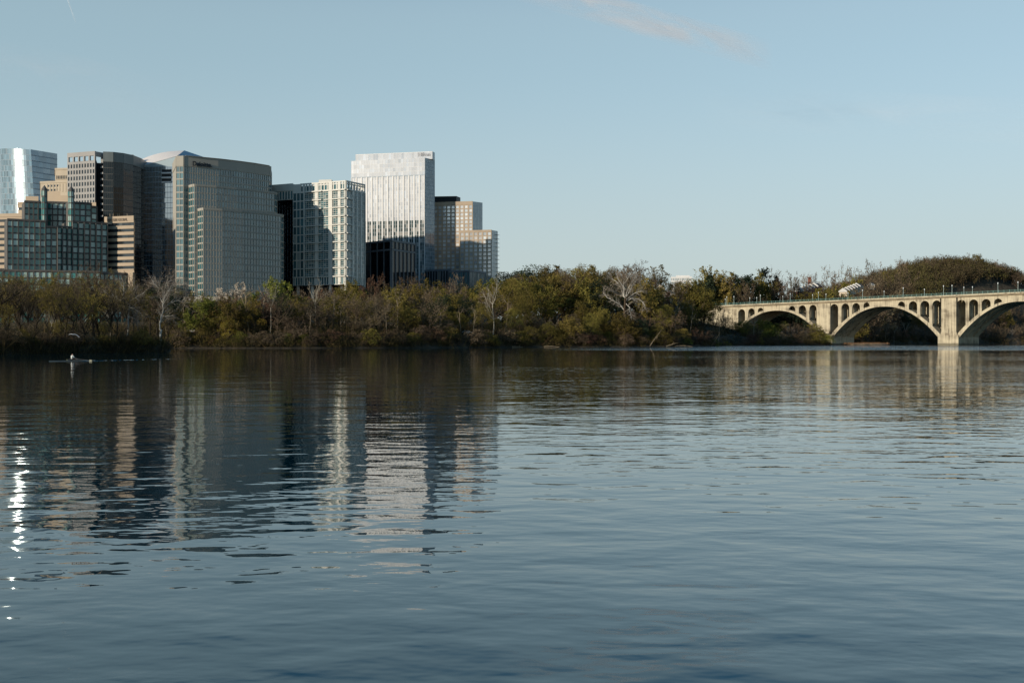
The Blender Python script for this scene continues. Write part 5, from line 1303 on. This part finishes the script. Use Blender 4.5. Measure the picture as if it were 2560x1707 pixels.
for i in range(0): house(2166+i*6.6, 960+i*4, 736-i*2.2, 4.6, 7, 2.2, 'white-gabled house of the lowest short terrace above the bridge railing, %s from left' % nth(i), 'row houses behind the bridge')
house(2187, 1120, 712, 7, 7, 2.4, 'lone gabled house below the wooded hill', None, rz=1.2, name='gabled_house', wall='tan2')
r = thing('brick_chimney', 'tall square red brick chimney rising behind the row houses', 'chimney', (gx(2024, 1030), 1030, gz(740, 1030)))
hh = gz(693, 1030)-gz(740, 1030); m_ = MB(); m_.box(-1.2, 1.2, -1.2, 1.2, 0, hh-0.6); m_.build('stack', M['house_brick'], r); m_ = MB(); m_.box(-1.4, 1.4, -1.4, 1.4, hh-0.6, hh); m_.build('cap', M['house_brick'], r)
# retaining wall on the upper bank
r = MB(); r.box(gx(395, 655), gx(545, 655), 655, 656, 6, gz(742, 655)); o = r.build('retaining_wall', M['precast']); tag(o, 'long pale concrete wall behind the trees at the foot of the office towers', 'wall')
# parkway road on the bench above the water
xs_ = [gx(1200, 560)*0-150+i*4 for i in range(66)]; m_ = MB()
for xa, xb in zip(xs_[:-1], xs_[1:]):
    ya, yb = shore(xa), shore(xb); m_.face([(xa, ya+18, land(xa, ya+18)+.06), (xb, yb+18, land(xb, yb+18)+.06), (xb, yb+25, land(xb, yb+25)+.06), (xa, ya+25, land(xa, ya+25)+.06)])
o = m_.build('road', M['asphalt']); o['kind'] = 'structure'
# cars on the parkway
def car(px, py, Z, label, rz):
    x = gx(px, Z); Z = shore(x)+21 if py > 800 else Z; x = gx(px, Z); z = land(x, Z)+0.1; r = thing('parked_car', label, 'car', (x, Z, z), 'cars glimpsed through the trees'); r.rotation_euler = (0, 0, rz)
    m_ = MB(); pr_ = [(-2.2, .35), (2.2, .35), (2.25, .8), (1.3, .95), (.7, 1.42), (-1.2, 1.45), (-2.1, .95)]
    i = 0; m_.v = [(x_, -.85, z_) for x_, z_ in pr_]+[(x_, .85, z_) for x_, z_ in pr_]; n_ = len(pr_)
    m_.f = [tuple(range(n_)), tuple(range(2*n_-1, n_-1, -1))]+[((k+1) % n_, k, n_+k, n_+(k+1) % n_) for k in range(n_)]; m_.a = [.5]*len(m_.f)
    m_.build('body', M['cream'], r)
    w_ = MB(); w_.box(-1.5, .8, -.87, .87, .98, 1.32); w_.build('window', M['g_dark'], r)
    for sx_ in (-1.4, 1.4):
        for sy in (-.8, .8):
            t_ = MB(); t_.tube((sx_, sy-.1, .33), (sx_, sy+.1, .33), .33, .33, 12, cap=True); t_.build('wheel', M['black'], r)
    return r
car(1168, 820, 538, 'white car passing below the stepped brick tower, half hidden by brush', 0.0)
car(1469, 774, 575, 'white car high on the bank left of the big sycamore', 0.2)
car(481, 828, 545, 'white car behind the tip of the island', 0.1)
# driftwood
for i, (px, py_, L, ang) in enumerate(((1690, 861, 9, 0.08), (1666, 861, 6, 0.3), (1360, 866, 10, 0.02), (1280, 867, 6, 0.0), (1625, 853, 10, 1.0), (1790, 848, 8, 0.9))):
    x = gx(px, shore(gx(px, 520))); y = shore(x)-0.5; m_ = MB(); rg = random.Random(i); p = Vector((0, 0, 0)); d = Vector((math.cos(ang), 0.1, math.sin(ang)))
    for k in range(6): q = p+d*L/6; m_.tube(p, q, 0.24-k*0.03, 0.21-k*0.03, 7, cap=True); p = q; d = (d+rv(rg)*0.12).normalized()
    p = Vector((0, 0, 0))+d*L*0.5; m_.tube(p, p+Vector((.6, 0, 1.4)), .12, .04, 5)
    o = m_.build('driftwood_log', BK['tan']); o.location = (x, y, 0.3)
    tag(o, ['bleached log lying at the waterline right of the sycamore, longest of the pile', 'bleached log tilted on the driftwood pile right of the sycamore', 'long low log on the waterline below the olive trees', 'short log at the water below the brick tower', 'leaning dead trunk right of the big sycamore', 'leaning bare trunk at the water before the bridge abutment'][i], 'log', 'driftwood along the shore')
# red and pale debris? none beyond the logs; gull low over the water
gl = MB(); wing = [(-0.62, 0.02), (-0.35, 0.12), (-0.08, 0.05), (0.0, 0.03), (0.10, 0.08), (0.42, -0.03), (0.78, -0.34)]
for (xa, za), (xb, zb_) in zip(wing[:-1], wing[1:]):
    c0 = 0.16*(1-abs(xa)/0.95); c1 = 0.16*(1-abs(xb)/0.95)
    gl.hexa([(xa, -c0, za), (xb, -c1, zb_), (xb, c1, zb_), (xa, c0, za)], [(xa, -c0, za+.03), (xb, -c1, zb_+.03), (xb, c1, zb_+.03), (xa, c0, za+.03)])
for k in range(6):
    a = -0.22+0.44*k/6; b_ = -0.22+0.44*(k+1)/6; ra = 0.075*math.sqrt(max(0.02, 1-(a/0.24)**2)); rb = 0.075*math.sqrt(max(0.02, 1-(b_/0.24)**2)); gl.tube((0, a, .03), (0, b_, .03), ra, rb, 8)
M['feather'] = wall_mat('white feathers', (0.72, 0.74, 0.76), 0.05)
o = gl.build('gull', M['feather'], smooth=False); Zg = 150; o.location = (gx(184, Zg), Zg, gz(837, Zg)); tag(o, 'white gull gliding with bent wings low over the water', 'bird')

# sculler
Zr = 167.0; hx, hy = gx(181, Zr), Zr
M['hull'] = wall_mat('white shell hull', (0.30, 0.29, 0.26), 0.05, 0.25); M['shirt'] = wall_mat('pale green-white shirt', (0.78, 0.80, 0.74), 0.05); M['skin'] = wall_mat('skin', (0.40, 0.24, 0.17), 0.05, 0.6)
M['shorts'] = wall_mat('black shorts', (0.012, 0.012, 0.014), 0.1); M['hair'] = wall_mat('dark hair', (0.02, 0.015, 0.01), 0.1); M['oar'] = wall_mat('oar shaft', (0.10, 0.10, 0.10), 0.1, 0.4); M['blade'] = wall_mat('yellow green blade', (0.10, 0.11, 0.06), 0.05, 0.4)
HD = R(57)
shell = thing('rowing_shell', 'narrow white single rowing shell with two oars low on the dark water at left', 'boat', (hx, hy, 0)); shell.rotation_euler = (0, 0, HD)
m_ = MB(); st_ = []
for k in range(15):
    t = -1+2*k/14; w = 0.14*(1-abs(t)**2.2)+0.008; x = t*3.9; st_.append([(x, -w, .09), (x, -w*.75, -.04), (x, w*.75, -.04), (x, w, .09)])
for a, c in zip(st_[:-1], st_[1:]):
    for q in range(4): m_.face([a[q], c[q], c[(q+1) % 4], a[(q+1) % 4]][::-1])
m_.build('hull', M['hull'], shell)
m_ = MB(); 
for s in (-1, 1): m_.tube((-.05, s*.12, .16), (.35, s*.8, .24), .02, .02, 5); m_.tube((.55, s*.12, .16), (.35, s*.8, .24), .02, .02, 5)
m_.build('rigger', M['oar'], shell)
for s in (-1, 1):
    m_ = MB(); p = Vector((.50, s*.06, .42)); q = Vector((.35, s*.8, .26)); d = (q-p).normalized(); e = Vector((1.0, s*2.55, .10)); m_.tube(p, q, .018, .022, 6); m_.tube(q, e, .022, .018, 6)
    oo = m_.build('oar', M['oar'], shell); bl = MB(); f = (e-q).normalized(); bl.hexa([tuple(e-Vector((0, 0, .10))), tuple(e+f*.45-Vector((0, 0, .11))), tuple(e+f*.45-Vector((.02, 0, .11))), tuple(e-Vector((.02, 0, .10)))], [tuple(e+Vector((0, 0, .10))), tuple(e+f*.45+Vector((0, 0, .11))), tuple(e+f*.45+Vector((-.02, 0, .11))), tuple(e+Vector((-.02, 0, .10)))]); bl.build('oar_blade', M['blade'], oo)
wk = MB(); rg = random.Random(3); prev = None
for i in range(60):
    px_ = 205+i*5.2; Zw = 165+i*0.42+0.25*math.sin(i*0.7); x_ = gx(px_, Zw); hgt = 0.035*(0.4+rg.random())*(1-i/75)
    cur = [(x_, Zw-0.22, 0.003), (x_, Zw, hgt), (x_, Zw+0.22, 0.003)]
    if prev and rg.random() < 0.8: wk.face([prev[0], cur[0], cur[1], prev[1]]); wk.face([prev[1], cur[1], cur[2], prev[2]])
    prev = cur
o = wk.build('wake', M['water'], smooth=True); tag(o, 'thin pale wake trailing behind the rowing shell', kind='stuff')
rower = thing('person', 'rower in a white long-sleeved top sitting in the shell, arms forward on the oars', 'person', (hx, hy, 0)); rower.rotation_euler = (0, 0, HD)
def skin_fig(name, verts, edges, radii, mat, parent, root=0, sub=1):
    me = bpy.data.meshes.new(name); me.from_pydata(verts, edges, []); o = bpy.data.objects.new(name, me); COL.objects.link(o)
    md = o.modifiers.new('Skin', 'SKIN'); md.use_smooth_shade = True
    if not me.skin_vertices: me.skin_vertices.new(name='')
    for i, r_ in enumerate(radii): me.skin_vertices[0].data[i].radius = r_ if isinstance(r_, tuple) else (r_, r_)
    me.skin_vertices[0].data[root].use_root = True
    s_ = o.modifiers.new('Sub', 'SUBSURF'); s_.levels = sub; s_.render_levels = sub; me.materials.append(mat); o.parent = parent; return o
bv = [(-.05, 0, .24), (-.08, 0, .45), (-.06, 0, .68), (-.03, 0, .80), (-.01, 0, .88), (.02, 0, .98), (.03, 0, 1.06)]
be = [(0, 1), (1, 2), (2, 3), (3, 4), (4, 5), (5, 6)]; br = [(.13, .16), (.11, .15), (.12, .18), (.06, .08), (.05, .05), (.085, .075), (.06, .055)]
def chain(v, e, r, start, pts):
    prev = start
    for p_, rr in pts: v.append(p_); r.append(rr); e.append((prev, len(v)-1)); prev = len(v)-1
    return prev
for s in (-1, 1):
    w = chain(bv, be, br, 3, [((-.03, s*.18, .76), .055), ((.10, s*.22, .58), .042), ((.40, s*.12, .44), .032), ((.48, s*.10, .42), .028)])
    chain(bv, be, br, 0, [((.05, s*.10, .24), .085), ((.38, s*.11, .46), .06), ((.72, s*.09, .22), .045), ((.80, s*.08, .20), .035)])
    for k in range(4): chain(bv, be, br, w, [((.50, s*.10+(k-1.5)*.022, .43-.002*k), .010), ((.53+.002*k, s*.10+(k-1.5)*.022, .41), .009), ((.515, s*.10+(k-1.5)*.022, .385), .008)])
    chain(bv, be, br, w, [((.48, s*.10-s*.04, .405), .011), ((.505, s*.10-s*.05, .395), .009)])
skin_fig('body', bv, be, br, M['skin'], rower)
tv = [(-.05, 0, .26), (-.08, 0, .45), (-.06, 0, .68), (-.03, 0, .79)]; te = [(0, 1), (1, 2), (2, 3)]; tr_ = [(.14, .17), (.13, .17), (.135, .20), (.075, .10)]
for s in (-1, 1): chain(tv, te, tr_, 3, [((-.03, s*.19, .76), .068), ((.10, s*.22, .58), .055), ((.36, s*.13, .455), .043)])
skin_fig('shirt', tv, te, tr_, M['shirt'], rower)
sv = [(-.05, 0, .23), (-.06, 0, .32)]; se = [(0, 1)]; sr = [(.15, .18), (.14, .17)]
for s in (-1, 1): chain(sv, se, sr, 0, [((.05, s*.10, .24), .10), ((.34, s*.11, .43), .075)])
skin_fig('shorts', sv, se, sr, M['shorts'], rower)
hv = [(.0, 0, 1.0), (.015, 0, 1.085)]; skin_fig('hair', hv, [(0, 1)], [(.085, .078), (.07, .065)], M['hair'], rower)

# ---------------------------------------------------------------- thin clouds
def cloud_mat(name, dens, sc_, lo, hi, ax):
    m, nt, b = new_mat(name); tc = N(nt, 'ShaderNodeTexCoord')
    mp = N(nt, 'ShaderNodeMapping'); mp.inputs['Scale'].default_value = sc_; nt.links.new(tc.outputs['UV'], mp.inputs['Vector'])
    n = N(nt, 'ShaderNodeTexNoise'); n.inputs['Scale'].default_value = 1; n.inputs['Detail'].default_value = 7; n.inputs['Roughness'].default_value = 0.55; n.inputs['Distortion'].default_value = 0.6
    nt.links.new(mp.outputs[0], n.inputs['Vector'])
    sp_ = N(nt, 'ShaderNodeSeparateXYZ'); nt.links.new(tc.outputs['UV'], sp_.inputs[0])
    def bump_(o):
        a = mn('SUBTRACT', 1.0, o); p = mn('MULTIPLY', a, o); return mn('MULTIPLY', p, 4.0)
    def mn(op, a, c):
        q = N(nt, 'ShaderNodeMath', operation=op); q.use_clamp = False
        for i, v in enumerate((a, c)):
            if isinstance(v, (int, float)): q.inputs[i].default_value = v
            else: nt.links.new(v, q.inputs[i])
        return q.outputs[0]
    e = mn('MULTIPLY', bump_(sp_.outputs[0]), bump_(sp_.outputs[1])); e = mn('POWER', e, 0.8)
    mr = N(nt, 'ShaderNodeMapRange'); mr.inputs['From Min'].default_value = lo; mr.inputs['From Max'].default_value = hi; nt.links.new(n.outputs[0], mr.inputs['Value'])
    al = mn('MULTIPLY', mr.outputs[0], e); al = mn('MULTIPLY', al, dens)
    df = N(nt, 'ShaderNodeBsdfTranslucent'); df.inputs['Color'].default_value = (0.95, 0.93, 0.9, 1)
    d2 = N(nt, 'ShaderNodeBsdfDiffuse'); d2.inputs['Color'].default_value = (0.95, 0.93, 0.9, 1); ms0 = N(nt, 'ShaderNodeMixShader'); nt.links.new(df.outputs[0], ms0.inputs[1]); nt.links.new(d2.outputs[0], ms0.inputs[2]); ms0.inputs[0].default_value = 0.92
    tr = N(nt, 'ShaderNodeBsdfTransparent'); ms = N(nt, 'ShaderNodeMixShader'); nt.links.new(al, ms.inputs[0]); nt.links.new(tr.outputs[0], ms.inputs[1]); nt.links.new(ms0.outputs[0], ms.inputs[2])
    nt.links.new(ms.outputs[0], nt.nodes['Material Output'].inputs['Surface']); nt.nodes.remove(b); return m
def cloud(name, corners, Z, mat, label):
    """a thin veil of cloud hanging far beyond the city; corners run along the top edge then back along the bottom"""
    P_ = [Vector((gx(a, Z+d), Z+d, gz(b_, Z+d))) for a, b_, d in corners]; U_ = P_[1]-P_[0]; V2 = P_[3]-P_[0]
    nU, nV = 16, 8; V_ = [(i/nU, j/nV, 0.02*math.sin(i*1.3)*math.cos(j*1.1)) for j in range(nV+1) for i in range(nU+1)]
    F_ = [(j*(nU+1)+i, j*(nU+1)+i+1, (j+1)*(nU+1)+i+1, (j+1)*(nU+1)+i) for j in range(nV) for i in range(nU)]
    Wv = U_.cross(V2).normalized()*200
    V_ = [tuple(U_*a+V2*b_+Wv*c) for a, b_, c in V_]
    me = bpy.data.meshes.new(name); me.from_pydata(V_, [], F_); uv = me.uv_layers.new(name='UVMap')
    for p in me.polygons:
        for li, vi in zip(p.loop_indices, p.vertices): uv.data[li].uv = ((vi % (nU+1))/nU, (vi//(nU+1))/nV)
    me.materials.append(mat); o = bpy.data.objects.new(name, me); COL.objects.link(o); o.location = P_[0]; o['kind'] = 'stuff'; o['label'] = label; return o
cloud('cloud', [(1300, -75, 0), (1930, 100, 0), (1870, 165, -1500), (1240, -10, -1500)], 16000, cloud_mat('wispy cloud', 1.0, (4, 2.0, 1), 0.32, 0.58, 0), 'thin pale wisp of cloud trailing across the top of the sky')
cloud('contrail', [(157, -40, 0), (192, 60, 0), (188.5, 61, 0), (153.5, -39, 0)], 16000, cloud_mat('contrail', 0.28, (3, 0.5, 1), 0.0, 0.4, 0), 'short faint contrail at the upper left')

cloud('cloud', [(-150, 60, 0), (420, 190, 0), (380, 300, -1500), (-200, 170, -1500)], 17000, cloud_mat('faint veil', 0.20, (2.5, 1.6, 1), 0.35, 0.7, 0), 'very faint milky streak in the sky above the curved tower')
cloud('cloud', [(1750, 210, 0), (2700, 250, 0), (2700, 400, -1500), (1750, 330, -1500)], 18000, cloud_mat('faint low veil', 0.18, (2.5, 1.6, 1), 0.35, 0.7, 0), 'very faint milky veil in the sky above the bridge')
